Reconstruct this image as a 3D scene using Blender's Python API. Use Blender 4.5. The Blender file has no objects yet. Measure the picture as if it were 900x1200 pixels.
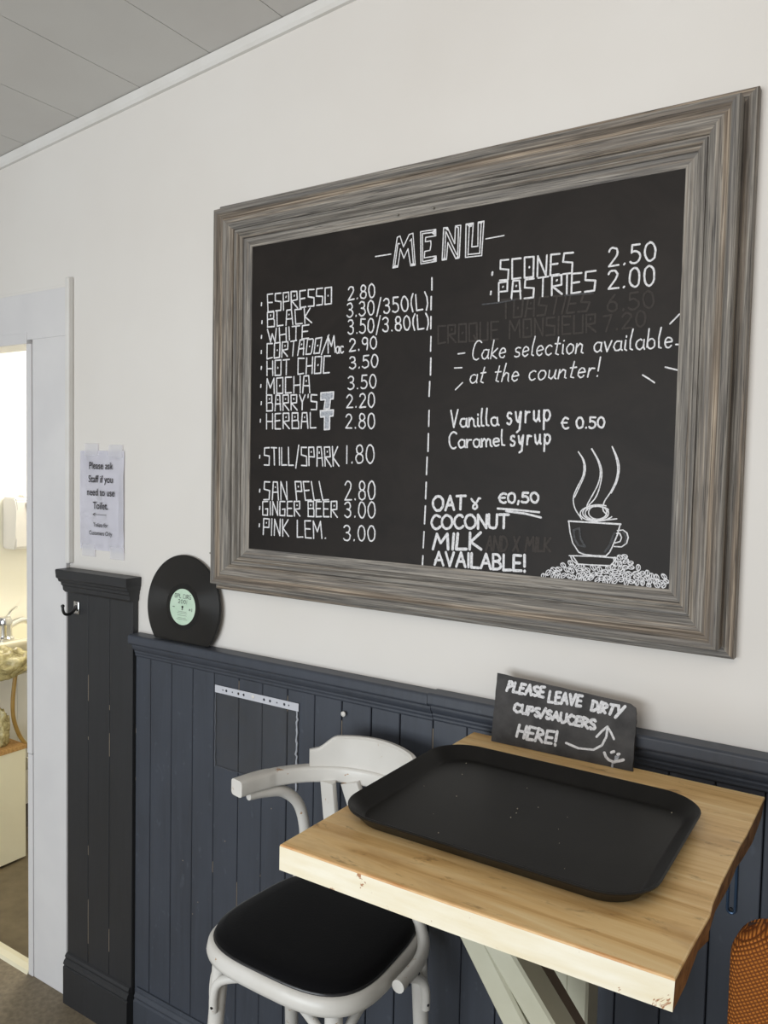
import bpy, bmesh, math, random
from mathutils import Vector, Matrix
random.seed(7)
S = bpy.context.scene
COL = S.collection
PI = math.pi

# ------------------------------------------------------------------ camera
F_PX, CD, CH = 925.0, 1.52, 1.70            # focal length (px, 900x1200), distance from wall, eye height
ax = Vector((1427, -80, F_PX)).normalized()
ay = Vector((600, 37, -F_PX)); ay = (ay - ax * ay.dot(ax)).normalized()
az = ax.cross(ay)
ROT = Matrix((ax, ay, az))                  # camera axes -> world
cam_d = bpy.data.cameras.new('camera')
cam = bpy.data.objects.new('camera', cam_d); COL.objects.link(cam)
M4 = ROT.to_4x4(); M4.translation = Vector((0, -CD, CH)); cam.matrix_world = M4
cam_d.sensor_fit = 'AUTO'; cam_d.sensor_width = 36; cam_d.lens = F_PX / 1200 * 36
cam_d.clip_start = 0.02
S.camera = cam
S.view_settings.view_transform = 'Standard'; S.view_settings.look = 'None'
S.view_settings.gamma = 1; S.view_settings.use_curve_mapping = False
S.view_settings.exposure = 0.0

# ------------------------------------------------------------------ world and large lights
W = bpy.data.worlds.new('daylight'); S.world = W; W.use_nodes = True
bg = W.node_tree.nodes['Background']; bg.inputs[0].default_value = (0.90, 0.95, 1.0, 1); bg.inputs[1].default_value = 0.30
def area(name, loc, target, sx, sy, power, color):
    l = bpy.data.lights.new(name, 'AREA'); l.shape = 'RECTANGLE'; l.size = sx; l.size_y = sy
    l.energy = power; l.color = color
    o = bpy.data.objects.new(name, l); COL.objects.link(o); o.location = loc
    o.rotation_euler = (Vector(target) - Vector(loc)).to_track_quat('-Z', 'Y').to_euler()
    return o
area('window_light', (-1.3, -4.2, 1.15), (-0.8, 0, 1.1), 2.8, 1.6, 108, (0.91, 0.965, 1.0))
area('ceiling_bounce_light', (-0.3, -1.9, 2.55), (-0.7, 0, 1.9), 1.6, 0.8, 11, (1.0, 0.89, 0.78))
area('toilet_light', (-2.85, 0.9, 2.42), (-2.95, 0.85, 0), 0.5, 0.5, 22, (1.0, 0.965, 0.88))

# ------------------------------------------------------------------ pixel helpers (a pixel of the photo -> a point of a plane)
CAMP = Vector((0, -CD, CH))
def ray(u, v): return ROT @ Vector((u - 450, 600 - v, -F_PX))
def on_y(u, v, y=0.0):
    r = ray(u, v); return CAMP + r * ((CD + y) / r.y)
def on_x(u, v, x):
    r = ray(u, v); return CAMP + r * (x / r.x)
def on_z(u, v, z):
    r = ray(u, v); return CAMP + r * ((z - CH) / r.z)

# ------------------------------------------------------------------ materials
def lin(c): return tuple(((x / 255) / 12.92 if x / 255 <= .04045 else ((x / 255 + .055) / 1.055) ** 2.4) for x in c)
def rgba(c): return (*lin(c), 1)
def base(name, rough=.6, metal=0.0, spec=.5):
    m = bpy.data.materials.new(name); m.use_nodes = True
    b = m.node_tree.nodes['Principled BSDF']
    b.inputs['Roughness'].default_value = rough; b.inputs['Metallic'].default_value = metal
    b.inputs['Specular IOR Level'].default_value = spec
    return m, m.node_tree, b
def nd(nt, t, **kw):
    n = nt.nodes.new(t)
    for k, v in kw.items(): setattr(n, k, v)
    return n
def coords(nt, scale=(1, 1, 1), kind='Object', loc=(0, 0, 0)):
    tc = nd(nt, 'ShaderNodeTexCoord'); mp = nd(nt, 'ShaderNodeMapping')
    mp.inputs['Scale'].default_value = scale; mp.inputs['Location'].default_value = loc
    nt.links.new(tc.outputs[kind], mp.inputs['Vector']); return mp.outputs['Vector']
def noise(nt, vec, scale, detail=4, rough=.55, dist=0.0):
    n = nd(nt, 'ShaderNodeTexNoise'); n.inputs['Scale'].default_value = scale
    n.inputs['Detail'].default_value = detail; n.inputs['Roughness'].default_value = rough
    n.inputs['Distortion'].default_value = dist
    nt.links.new(vec, n.inputs['Vector']); return n.outputs['Fac']
def ramp(nt, fac, stops):
    r = nd(nt, 'ShaderNodeValToRGB'); e = r.color_ramp.elements
    while len(e) < len(stops): e.new(.5)
    for el, (p, c) in zip(e, stops): el.position = p; el.color = c if len(c) == 4 else (*c, 1)
    nt.links.new(fac, r.inputs['Fac']); return r.outputs['Color']
def mixc(nt, fac, a, b):
    m = nd(nt, 'ShaderNodeMix', data_type='RGBA')
    for sock, val in ((m.inputs[0], fac), (m.inputs[6], a), (m.inputs[7], b)):
        if hasattr(val, 'links') or hasattr(val, 'is_linked'): nt.links.new(val, sock)
        else: sock.default_value = val
    return m.outputs[2]
def bump(nt, b, h, strength=.2, dist=.002):
    n = nd(nt, 'ShaderNodeBump'); n.inputs['Strength'].default_value = strength; n.inputs['Distance'].default_value = dist
    nt.links.new(h, n.inputs['Height']); nt.links.new(n.outputs['Normal'], b.inputs['Normal'])
def paint(name, c, c2=None, rough=.6, scale=6, bs=.12, bd=.002, bscale=40, spec=.4):
    m, nt, b = base(name, rough, spec=spec)
    v = coords(nt)
    b.inputs['Base Color'].default_value = rgba(c)
    if c2 is not None:
        nt.links.new(ramp(nt, noise(nt, v, scale), [(.35, rgba(c)), (.7, rgba(c2))]), b.inputs['Base Color'])
    if bs: bump(nt, b, noise(nt, v, bscale, 3), bs, bd)
    return m
def plain(name, c, rough=.5, metal=0.0, spec=.5):
    m, nt, b = base(name, rough, metal, spec); b.inputs['Base Color'].default_value = rgba(c); return m

M = {}
M['wall'] = paint('painted_plaster', (222, 219, 215), (217, 213, 208), .75, 1.6, .25, .003, 9)
M['ceiling'] = paint('ceiling_board', (205, 204, 201), (200, 198, 195), .7, 3, .1, .002, 20)
M['trim'] = paint('white_gloss_trim', (222, 221, 219), (214, 212, 208), .45, 8, .15, .002, 25)
M['door_trim'] = paint('white_gloss_door', (219, 218, 219), (212, 211, 213), .4, 5, .12, .002, 18)
M['floor'] = paint('speckled_vinyl', (138, 126, 106), (114, 103, 86), .6, 60, .25, .001, 300)
M['toilet_wall'] = paint('cream_wall', (241, 238, 226), (237, 233, 220), .7, 3, .1, .002, 20)
M['black_hole'] = plain('dark_gap', (8, 8, 9), .9)

def panel_mat(name, c1, c2, c3):
    m, nt, b = base(name, .46, spec=.45)
    v = coords(nt, (30, 30, 2.2)); g = noise(nt, v, 1.6, 6, .6, .6)
    v2 = coords(nt, (3, 3, 2)); n2 = noise(nt, v2, 2.0, 4)
    c = mixc(nt, ramp(nt, n2, [(.35, (0, 0, 0)), (.7, (1, 1, 1))]), ramp(nt, g, [(.3, rgba(c1)), (.75, rgba(c2))]), rgba(c2))
    v3 = coords(nt, (14, 14, 9)); n3 = noise(nt, v3, 3.2, 2)
    c = mixc(nt, ramp(nt, n3, [(.66, (0, 0, 0)), (.80, (1, 1, 1))]), c, rgba(c3))
    nt.links.new(c, b.inputs['Base Color'])
    bump(nt, b, g, .25, .002); return m
M['panel'] = panel_mat('navy_painted_board', (55, 59, 67), (64, 69, 79), (76, 82, 92))
M['pillar'] = panel_mat('charcoal_painted_board', (40, 41, 43), (46, 47, 50), (50, 51, 53))
M['fleck'] = plain('bare_wood_fleck', (150, 136, 118), .7)

def frame_wood():
    m, nt, b = base('weathered_grey_wood', .62, spec=.3)
    v = coords(nt, (4.0, 210, 210)); g = noise(nt, v, 1.0, 8, .66, .3)
    v2 = coords(nt, (.9, 50, 50), loc=(3, 1, 5)); g2 = noise(nt, v2, 1.0, 3, .5, .2)
    v3 = coords(nt, (10, 430, 430)); g3 = noise(nt, v3, 1.0, 3, .6)
    v4 = coords(nt, (1.2, 75, 75), loc=(9, 2, 1)); g4 = noise(nt, v4, 1.0, 4, .55, .2)
    a = ramp(nt, g, [(.30, rgba((62, 60, 58))), (.43, rgba((114, 110, 105))), (.55, rgba((145, 140, 133))), (.70, rgba((188, 182, 173)))])
    t = ramp(nt, g2, [(.46, (0, 0, 0)), (.62, (.75, .75, .75))])
    c = mixc(nt, t, a, ramp(nt, g, [(.3, rgba((78, 67, 56))), (.5, rgba((134, 119, 103))), (.70, rgba((188, 170, 147)))]))
    k = ramp(nt, g4, [(.52, (0, 0, 0)), (.68, (.75, .75, .75))])
    c = mixc(nt, k, c, rgba((90, 89, 90)))
    d = ramp(nt, g3, [(.56, (0, 0, 0)), (.70, (.9, .9, .9))])
    c = mixc(nt, d, c, rgba((62, 60, 59)))
    nt.links.new(c, b.inputs['Base Color']); bump(nt, b, g, .6, .003); return m
M['frame'] = frame_wood()

def board_mat():
    m, nt, b = base('chalkboard_black', .55, spec=.25)
    v = coords(nt, (2.2, 1, 3)); n = noise(nt, v, 2.4, 6, .65, 1.0)
    nt.links.new(ramp(nt, n, [(.35, rgba((25, 21, 19))), (.75, rgba((37, 32, 29)))]), b.inputs['Base Color'])
    bump(nt, b, noise(nt, coords(nt, (60, 1, 90)), 3, 3), .08, .001); return m
M['board'] = board_mat()
def chalk_mat(name, c, c2, rough=.85):
    m, nt, b = base(name, rough, spec=.2)
    n = noise(nt, coords(nt), 190, 4, .7)
    nt.links.new(ramp(nt, n, [(.30, rgba(c2)), (.55, rgba(c))]), b.inputs['Base Color']); return m
M['chalk'] = chalk_mat('white_chalk_pen', (226, 226, 229), (176, 176, 180))
M['chalk_soft'] = chalk_mat('grey_chalk_fill', (176, 180, 188), (120, 124, 132))
M['ghost'] = chalk_mat('wiped_chalk', (68, 64, 62), (54, 51, 49))
M['smear'] = chalk_mat('chalk_smear', (84, 85, 88), (50, 49, 49))

def pine_mat():
    m, nt, b = base('varnished_pine', .38, spec=.5)
    v = coords(nt, (2.6, 34, 34)); g = noise(nt, v, 1.0, 6, .6, .9)
    v2 = coords(nt, (2.5, 6, 6), loc=(1, 2, 0)); g2 = noise(nt, v2, 1.6, 4, .6, .6)
    c = ramp(nt, g, [(.25, rgba((194, 150, 90))), (.48, rgba((228, 192, 134))), (.72, rgba((242, 216, 166)))])
    c = mixc(nt, ramp(nt, g2, [(.50, (0, 0, 0)), (.74, (.55, .55, .55))]), c, rgba((160, 116, 66)))
    v3 = coords(nt, (16, 42, 30), loc=(4, 4, 4)); g3 = noise(nt, v3, 1.0, 4, .7, .4)
    c = mixc(nt, ramp(nt, g3, [(.60, (0, 0, 0)), (.74, (.7, .7, .7))]), c, rgba((112, 80, 50)))
    nt.links.new(c, b.inputs['Base Color']); bump(nt, b, g, .12, .001); return m
M['pine'] = pine_mat()
def edge_mat():
    m, nt, b = base('chipped_cream_paint', .5, spec=.4)
    v = coords(nt, (26, 26, 26)); n = noise(nt, v, 1.0, 5, .7, .8)
    v2 = coords(nt, (9, 9, 60)); n2 = noise(nt, v2, 1.0, 3)
    c = ramp(nt, n2, [(.3, rgba((240, 234, 216))), (.7, rgba((230, 219, 190)))])
    c = mixc(nt, ramp(nt, n, [(.615, (0, 0, 0)), (.64, (1, 1, 1))]), c, rgba((170, 124, 90)))
    nt.links.new(c, b.inputs['Base Color']); bump(nt, b, n, .3, .002); return m
M['cream_edge'] = edge_mat()
M['arris'] = paint('worn_orange_arris', (218, 182, 130), (196, 142, 88), .5, 18, .2, .001, 80)
M['end_grain'] = paint('brown_end_grain', (150, 108, 66), (92, 62, 38), .6, 45, .6, .004, 60)
M['sage'] = paint('sage_cream_paint', (192, 191, 172), (182, 180, 160), .5, 10, .15, .001, 60)
M['leg_shade'] = paint('brown_leg_shade', (116, 103, 90), (98, 86, 74), .6, 12, .2, .001, 60)  # shade on the table legs' side, put into the colour

def tray_mat():
    m, nt, b = base('black_nonslip_tray', .45, spec=.3)
    v = coords(nt); n = noise(nt, v, 420, 2)
    nt.links.new(ramp(nt, noise(nt, v, 9, 4), [(.35, rgba((19, 18, 17))), (.7, rgba((26, 25, 24)))]), b.inputs['Base Color'])
    bump(nt, b, n, .15, .0006); return m
M['tray'] = tray_mat()
def chair_mat():
    m, nt, b = base('chipped_white_paint', .34, spec=.5)
    v = coords(nt, (32, 32, 60)); n = noise(nt, v, 1.0, 4, .65, .5)
    c = ramp(nt, noise(nt, coords(nt), 7, 3), [(.3, rgba((218, 216, 212))), (.7, rgba((206, 203, 197)))])
    c = mixc(nt, ramp(nt, n, [(.665, (0, 0, 0)), (.685, (1, 1, 1))]), c, rgba((170, 132, 92)))
    nt.links.new(c, b.inputs['Base Color']); bump(nt, b, n, .15, .001); return m
M['chair'] = chair_mat()
def velvet():
    m, nt, b = base('black_velvet', .9, spec=.08)
    b.inputs['Base Color'].default_value = rgba((12, 12, 14))
    b.inputs['Sheen Weight'].default_value = .12; b.inputs['Sheen Roughness'].default_value = .4
    bump(nt, b, noise(nt, coords(nt), 260, 3), .3, .001); return m
M['velvet'] = velvet()
M['vinyl_edge'] = plain('black_vinyl_edge', (30, 30, 33), .35)

def vinyl_record():
    m, nt, b = base('black_record_vinyl', .24, spec=.7)
    b.inputs['Base Color'].default_value = rgba((15, 14, 14))
    b.inputs['Anisotropic'].default_value = .9; b.inputs['Anisotropic Rotation'].default_value = .25
    t = nd(nt, 'ShaderNodeTangent', direction_type='RADIAL', axis='Z')
    nt.links.new(t.outputs[0], b.inputs['Tangent'])
    tc = nd(nt, 'ShaderNodeTexCoord'); ln = nd(nt, 'ShaderNodeVectorMath', operation='LENGTH')
    nt.links.new(tc.outputs['Object'], ln.inputs[0])
    mm = nd(nt, 'ShaderNodeMath', operation='MULTIPLY'); mm.inputs[1].default_value = 2600
    nt.links.new(ln.outputs['Value'], mm.inputs[0])
    sn = nd(nt, 'ShaderNodeMath', operation='SINE'); nt.links.new(mm.outputs[0], sn.inputs[0])
    bump(nt, b, sn.outputs[0], .08, .0004); return m
M['record'] = vinyl_record()
M['record_rim'] = plain('smooth_record_vinyl', (13, 12, 12), .3)
M['mint'] = paint('mint_paper_label', (186, 212, 190), (200, 220, 202), .7, 30, 0)
M['ink'] = plain('black_ink', (42, 40, 46), .7)
M['ink_grey'] = plain('grey_ink', (120, 138, 124), .7)
M['paper'] = paint('white_printer_paper', (240, 239, 246), (234, 233, 241), .6, 6, .2, .002, 12)
M['slate'] = paint('dark_slate', (38, 37, 38), (74, 72, 72), .6, 16, .5, .003, 50)
M['chrome'] = plain('chrome', (215, 215, 215), .12, 1.0)
M['steel_dark'] = plain('dark_steel', (70, 70, 72), .35, .9)
M['white_plastic'] = plain('white_plastic', (214, 211, 206), .35)
M['nail'] = plain('dull_nail', (150, 148, 142), .4, .6)
M['strip'] = plain('white_punched_strip', (196, 198, 206), .4)
def film():
    m, nt, b = base('clear_plastic_film', .12, spec=.5)
    tr = nd(nt, 'ShaderNodeBsdfTransparent'); mx = nd(nt, 'ShaderNodeMixShader')
    tr.inputs[0].default_value = (.985, .975, .962, 1)
    b.inputs['Base Color'].default_value = rgba((120, 118, 112)); b.inputs['Roughness'].default_value = .3
    n = noise(nt, coords(nt), 14, 4, .6, .8)
    f = nd(nt, 'ShaderNodeMapRange'); f.inputs[1].default_value = .3; f.inputs[2].default_value = .75
    f.inputs[3].default_value = .0; f.inputs[4].default_value = .10
    nt.links.new(n, f.inputs[0]); nt.links.new(f.outputs[0], mx.inputs[0])
    nt.links.new(tr.outputs[0], mx.inputs[1]); nt.links.new(b.outputs[0], mx.inputs[2])
    nt.links.new(mx.outputs[0], nt.nodes['Material Output'].inputs[0])
    bump(nt, b, n, .5, .004); return m
M['film'] = film()
def bagfilm():
    m, nt, b = base('crumpled_clear_bag', .25, spec=.6)
    n = noise(nt, coords(nt), 26, 4, .6, 1.2)
    nt.links.new(ramp(nt, n, [(.3, rgba((122, 108, 66))), (.55, rgba((190, 178, 128))), (.75, rgba((226, 216, 176)))]), b.inputs['Base Color'])
    bump(nt, b, n, .8, .01); return m
M['bag'] = bagfilm()
M['ceramic'] = plain('cream_ceramic', (214, 206, 180), .15)
M['rim_tan'] = plain('tan_rim_band', (176, 164, 128), .5)
M['hose'] = paint('tan_rubber_hose', (168, 136, 72), (140, 110, 54), .4, 20, 0)
M['cream_board'] = paint('cream_melamine', (232, 226, 200), (228, 221, 194), .4, 5, 0)
M['chipboard'] = paint('raw_chipboard', (196, 156, 98), (160, 118, 66), .8, 120, .3, .001, 200)
M['toilet_floor'] = paint('brown_vinyl_floor', (112, 100, 78), (92, 81, 62), .4, 14, .15, .001, 90)
M['cove_skirt'] = paint('dark_coved_vinyl', (84, 76, 68), (70, 62, 55), .45, 12, .1, .001, 50)
M['pale_tile'] = paint('grey_white_tile', (214, 211, 204), (206, 203, 196), .4, 4, 0)
M['bracket'] = plain('blue_grey_metal', (74, 96, 124), .25, .6)
def weave():
    m, nt, b = base('orange_woven_fabric', .75, spec=.2)
    tc = nd(nt, 'ShaderNodeTexCoord')
    mp = nd(nt, 'ShaderNodeMapping'); mp.inputs['Scale'].default_value = (1, 1, 1); mp.inputs['Rotation'].default_value = (0, math.radians(35), 0)
    nt.links.new(tc.outputs['Object'], mp.inputs['Vector'])
    w1 = nd(nt, 'ShaderNodeTexWave', wave_type='BANDS', bands_direction='X'); w1.inputs['Scale'].default_value = 58; w1.inputs['Distortion'].default_value = .6
    w2 = nd(nt, 'ShaderNodeTexWave', wave_type='BANDS', bands_direction='Z'); w2.inputs['Scale'].default_value = 74; w2.inputs['Distortion'].default_value = .6
    nt.links.new(mp.outputs[0], w1.inputs['Vector']); nt.links.new(mp.outputs[0], w2.inputs['Vector'])
    mu = nd(nt, 'ShaderNodeMath', operation='MULTIPLY'); nt.links.new(w1.outputs['Fac'], mu.inputs[0]); nt.links.new(w2.outputs['Fac'], mu.inputs[1])
    nt.links.new(ramp(nt, mu.outputs[0], [(.02, rgba((104, 56, 22))), (.20, rgba((178, 104, 42))), (.8, rgba((208, 132, 60)))]), b.inputs['Base Color'])
    bump(nt, b, mu.outputs[0], .8, .004); return m
M['orange'] = weave()
M['dark_fabric'] = plain('dark_seam_fabric', (52, 32, 24), .9)
M['black_leg'] = plain('black_metal_leg', (26, 26, 27), .4, .3)

# ------------------------------------------------------------------ mesh helpers
def link(name, bm, mat, parent=None, smooth=False, loc=None, matrix=None):
    bmesh.ops.recalc_face_normals(bm, faces=bm.faces)
    me = bpy.data.meshes.new(name); bm.to_mesh(me); bm.free()
    o = bpy.data.objects.new(name, me); COL.objects.link(o)
    for m in (mat if isinstance(mat, (list, tuple)) else [mat]): me.materials.append(m)
    if smooth:
        for p in me.polygons: p.use_smooth = True
        try: me.set_sharp_from_angle(angle=math.radians(smooth if smooth is not True else 40))
        except Exception: pass
    if matrix is not None: o.matrix_world = matrix
    elif loc is not None: o.location = loc
    if parent is not None: o.parent = parent
    return o
def empty(name, loc, label=None, cat=None, group=None):
    o = bpy.data.objects.new(name, None); COL.objects.link(o); o.location = loc; o.empty_display_size = .05
    if label: tag(o, label, cat, group)
    return o
def tag(o, label, cat, group=None):
    o['label'] = label; o['category'] = cat
    if group: o['group'] = group
    return o
def struct(o): o['kind'] = 'structure'; return o
def box(bm, x0, x1, y0, y1, z0, z1, bev=0.0, seg=2, mi=0):
    r = bmesh.ops.create_cube(bm, size=1, matrix=Matrix.Translation(((x0 + x1) / 2, (y0 + y1) / 2, (z0 + z1) / 2)) @ Matrix.Diagonal((x1 - x0, y1 - y0, z1 - z0, 1)))
    es = list({e for v in r['verts'] for e in v.link_edges})
    for f in {f for v in r['verts'] for f in v.link_faces}: f.material_index = mi
    if bev: bmesh.ops.bevel(bm, geom=es, offset=bev, segments=seg, affect='EDGES', profile=.5)
def prism(bm, pts, d, mi=0):
    """closed polygon of 3D points extruded by vector d"""
    a = [bm.verts.new(p) for p in pts]; b = [bm.verts.new(Vector(p) + Vector(d)) for p in pts]
    fs = [bm.faces.new(a), bm.faces.new(b[::-1])]; n = len(pts)
    for i in range(n): fs.append(bm.faces.new((a[i], b[i], b[(i + 1) % n], a[(i + 1) % n])))
    for f in fs: f.material_index = mi
    return fs
def catmull(pts, n=8, closed=False):
    pts = [Vector(p) for p in pts]; out = []; N = len(pts)
    rng = range(N) if closed else range(N - 1)
    for i in rng:
        p0 = pts[(i - 1) % N] if closed or i > 0 else pts[0] * 2 - pts[1]
        p1 = pts[i]; p2 = pts[(i + 1) % N]
        p3 = pts[(i + 2) % N] if closed or i + 2 < N else p2 * 2 - p1
        for k in range(n):
            t = k / n
            out.append(.5 * (2 * p1 + (p2 - p0) * t + (2 * p0 - 5 * p1 + 4 * p2 - p3) * t * t + (3 * p1 - p0 - 3 * p2 + p3) * t ** 3))
    if not closed: out.append(pts[-1])
    return out
def tube(bm, pts, r, seg=12, up=None, ry=None, cap=True):
    """swept ellipse; r may be a function of t; ry = second radius"""
    pts = [Vector(p) for p in pts]; n = len(pts); rings = []
    nrm = None
    for i, p in enumerate(pts):
        t = (pts[min(i + 1, n - 1)] - pts[max(i - 1, 0)]).normalized()
        if up is not None: nrm = (Vector(up) - t * Vector(up).dot(t)).normalized()
        elif nrm is None:
            a = Vector((0, 0, 1)) if abs(t.z) < .9 else Vector((1, 0, 0)); nrm = (a - t * a.dot(t)).normalized()
        else: nrm = (nrm - t * nrm.dot(t)).normalized()
        bn = t.cross(nrm); q = i / (n - 1)
        ra = r(q) if callable(r) else r; rb = (ry(q) if callable(ry) else ry) if ry is not None else ra
        rings.append([bm.verts.new(p + nrm * ra * math.cos(2 * PI * k / seg) + bn * rb * math.sin(2 * PI * k / seg)) for k in range(seg)])
    for i in range(n - 1):
        for k in range(seg): bm.faces.new((rings[i][k], rings[i][(k + 1) % seg], rings[i + 1][(k + 1) % seg], rings[i + 1][k]))
    if cap: bm.faces.new(rings[0][::-1]); bm.faces.new(rings[-1])
def sweep(bm, pts, prof, up=(0, 0, 1), cap=True):
    """sweep closed 2D profile (a along side, b along up) along pts"""
    pts = [Vector(p) for p in pts]; n = len(pts); rings = []; upv = Vector(up)
    for i, p in enumerate(pts):
        t = (pts[min(i + 1, n - 1)] - pts[max(i - 1, 0)]).normalized()
        nu = (upv - t * upv.dot(t)).normalized(); sd = t.cross(nu)
        pr = prof(i / (n - 1)) if callable(prof) else prof
        rings.append([bm.verts.new(p + sd * a + nu * b) for a, b in pr])
    m = len(rings[0])
    for i in range(n - 1):
        for k in range(m): bm.faces.new((rings[i][k], rings[i][(k + 1) % m], rings[i + 1][(k + 1) % m], rings[i + 1][k]))
    if cap: bm.faces.new(rings[0][::-1]); bm.faces.new(rings[-1])
def rrect(w, h, r, n=4):
    o = []
    for cx, cy, a in ((w / 2 - r, h / 2 - r, 0), (-w / 2 + r, h / 2 - r, 90), (-w / 2 + r, -h / 2 + r, 180), (w / 2 - r, -h / 2 + r, 270)):
        for k in range(n + 1):
            t = math.radians(a + 90 * k / n); o.append((cx + r * math.cos(t), cy + r * math.sin(t)))
    return o
def lathe(bm, prof, seg=24, M_=None):
    M_ = M_ or Matrix(); rings = []
    for r, z in prof: rings.append([bm.verts.new(M_ @ Vector((r * math.cos(2 * PI * k / seg), r * math.sin(2 * PI * k / seg), z))) for k in range(seg)])
    for i in range(len(prof) - 1):
        for k in range(seg): bm.faces.new((rings[i][k], rings[i][(k + 1) % seg], rings[i + 1][(k + 1) % seg], rings[i + 1][k]))
    bm.faces.new(rings[0][::-1]); bm.faces.new(rings[-1])

# ------------------------------------------------------------------ stroke lettering
def arc(cx, cy, rx, ry, a0, a1, n=10): return [(cx + rx * math.cos(math.radians(a0 + (a1 - a0) * i / n)), cy + ry * math.sin(math.radians(a0 + (a1 - a0) * i / n))) for i in range(n + 1)]
def dot(x, y): return [(x - .006, y - .02), (x + .006, y + .02)]
EL = lambda w: arc(w / 2, .5, w / 2, .5, 90, 450, 16)
DIG = {
 '0': (.5, [EL(.5)]), '1': (.12, [[(.06, 1), (.06, 0)]]),
 '2': (.5, [arc(.24, .74, .22, .26, 165, -25, 10) + [(.36, .5), (.02, .02), (.5, .03)]]),
 '3': (.46, [arc(.2, .76, .22, .24, 150, -80, 9) + [(.16, .53)] + arc(.2, .27, .25, .27, 80, -150, 10)]),
 '5': (.48, [[(.46, 1), (.1, 1), (.06, .58)] + arc(.2, .32, .27, .32, 110, -140, 11)]),
 '6': (.48, [[(.36, 1), (.14, .7)] + arc(.24, .3, .23, .3, 150, 510, 14)]),
 '7': (.46, [[(.02, 1), (.46, 1), (.16, 0)]]),
 '8': (.48, [arc(.24, .76, .2, .24, -90, 270, 14), arc(.24, .26, .24, .26, 90, 450, 14)]),
 '9': (.46, [arc(.22, .72, .21, .28, 0, 360, 14), [(.43, .75), (.42, .3), (.38, 0)]]),
 '.': (.14, [dot(.07, .04)]), ',': (.14, [[(.09, .14), (.04, -.16)]]), '/': (.36, [[(.36, 1.12), (0, -.14)]]), '(': (.2, [[(.2, 1.1), (.06, .8), (.03, .4), (.14, -.05)]]),
 ')': (.2, [[(0, 1.1), (.15, .75), (.17, .35), (.06, -.05)]]), "'": (.1, [[(.06, 1.02), (.03, .8)]]), '-': (.4, [[(0, .5), (.4, .5)]]),
 '!': (.14, [[(.07, 1.05), (.07, .32)], dot(.07, .02)]), ' ': (.34, []),
 '€': (.5, [arc(.34, .5, .3, .5, 55, 305, 12), [(.0, .52), (.42, .52)]]),
}
BLK = dict(DIG); BLK.update({
 'A': (.54, [[(0, 0), (.10, 1), (.46, 1), (.54, 0)], [(.04, .42), (.52, .42)], dot(.28, .7)]),
 'B': (.56, [[(0, 0), (0, 1), (.5, 1), (.5, .55), (0, .5)], [(.46, .53), (.56, .44), (.56, 0), (0, 0)], dot(.25, .76)]),
 'C': (.5, [[(.5, .98), (0, 1), (0, 0), (.5, .03)]]),
 'D': (.52, [[(0, 0), (0, 1), (.44, 1), (.52, .9), (.52, .08), (.44, 0), (0, 0)], dot(.26, .5)]),
 'E': (.48, [[(.48, 1), (0, 1), (0, 0), (.48, 0)], [(0, .52), (.4, .52)]]),
 'F': (.46, [[(.48, 1), (0, 1), (0, 0)], [(0, .52), (.4, .52)]]),
 'G': (.52, [[(.5, 1), (0, 1), (0, 0), (.5, 0), (.5, .46), (.26, .46)]]),
 'H': (.52, [[(0, 1), (0, 0)], [(.52, 1), (.52, 0)], [(0, .48), (.52, .48)]]),
 'I': (.06, [[(.03, 1), (.03, 0)]]), 'K': (.5, [[(0, 1), (0, 0)], [(.48, 1), (.02, .46), (.5, 0)]]),
 'L': (.46, [[(0, 1), (0, 0), (.46, .02)]]), 'M': (.66, [[(0, 0), (.03, 1), (.33, .38), (.62, 1), (.66, 0)]]),
 'N': (.52, [[(0, 0), (.02, 1), (.5, 0), (.52, 1)]]), 'O': (.52, [[(0, 0), (0, 1), (.52, 1), (.52, 0), (0, 0)], dot(.26, .5)]),
 'P': (.5, [[(0, 0), (0, 1), (.5, 1), (.5, .48), (0, .48)], dot(.25, .74)]),
 'Q': (.54, [[(0, 0), (0, 1), (.52, 1), (.52, 0), (0, 0)], [(.3, .3), (.58, -.1)]]),
 'R': (.54, [[(0, 0), (0, 1), (.5, 1), (.5, .5), (.04, .46), (.54, 0)], dot(.25, .74)]),
 'S': (.5, [[(.5, 1), (.02, 1), (0, .58), (.5, .5), (.48, 0), (0, 0)]]),
 'T': (.54, [[(0, 1), (.54, 1)], [(.27, 1), (.27, 0)]]), 'U': (.52, [[(0, 1), (0, 0), (.52, 0), (.52, 1)]]),
 'V': (.54, [[(0, 1), (.27, 0), (.54, 1)]]), 'W': (.7, [[(0, 1), (.16, 0), (.35, .6), (.54, 0), (.7, 1)]]),
 'Y': (.5, [[(0, 1), (.25, .5), (.5, 1)], [(.25, .5), (.22, 0)]]), 'X': (.5, [[(0, 1), (.5, 0)], [(.5, 1), (0, 0)]]),
})
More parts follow.
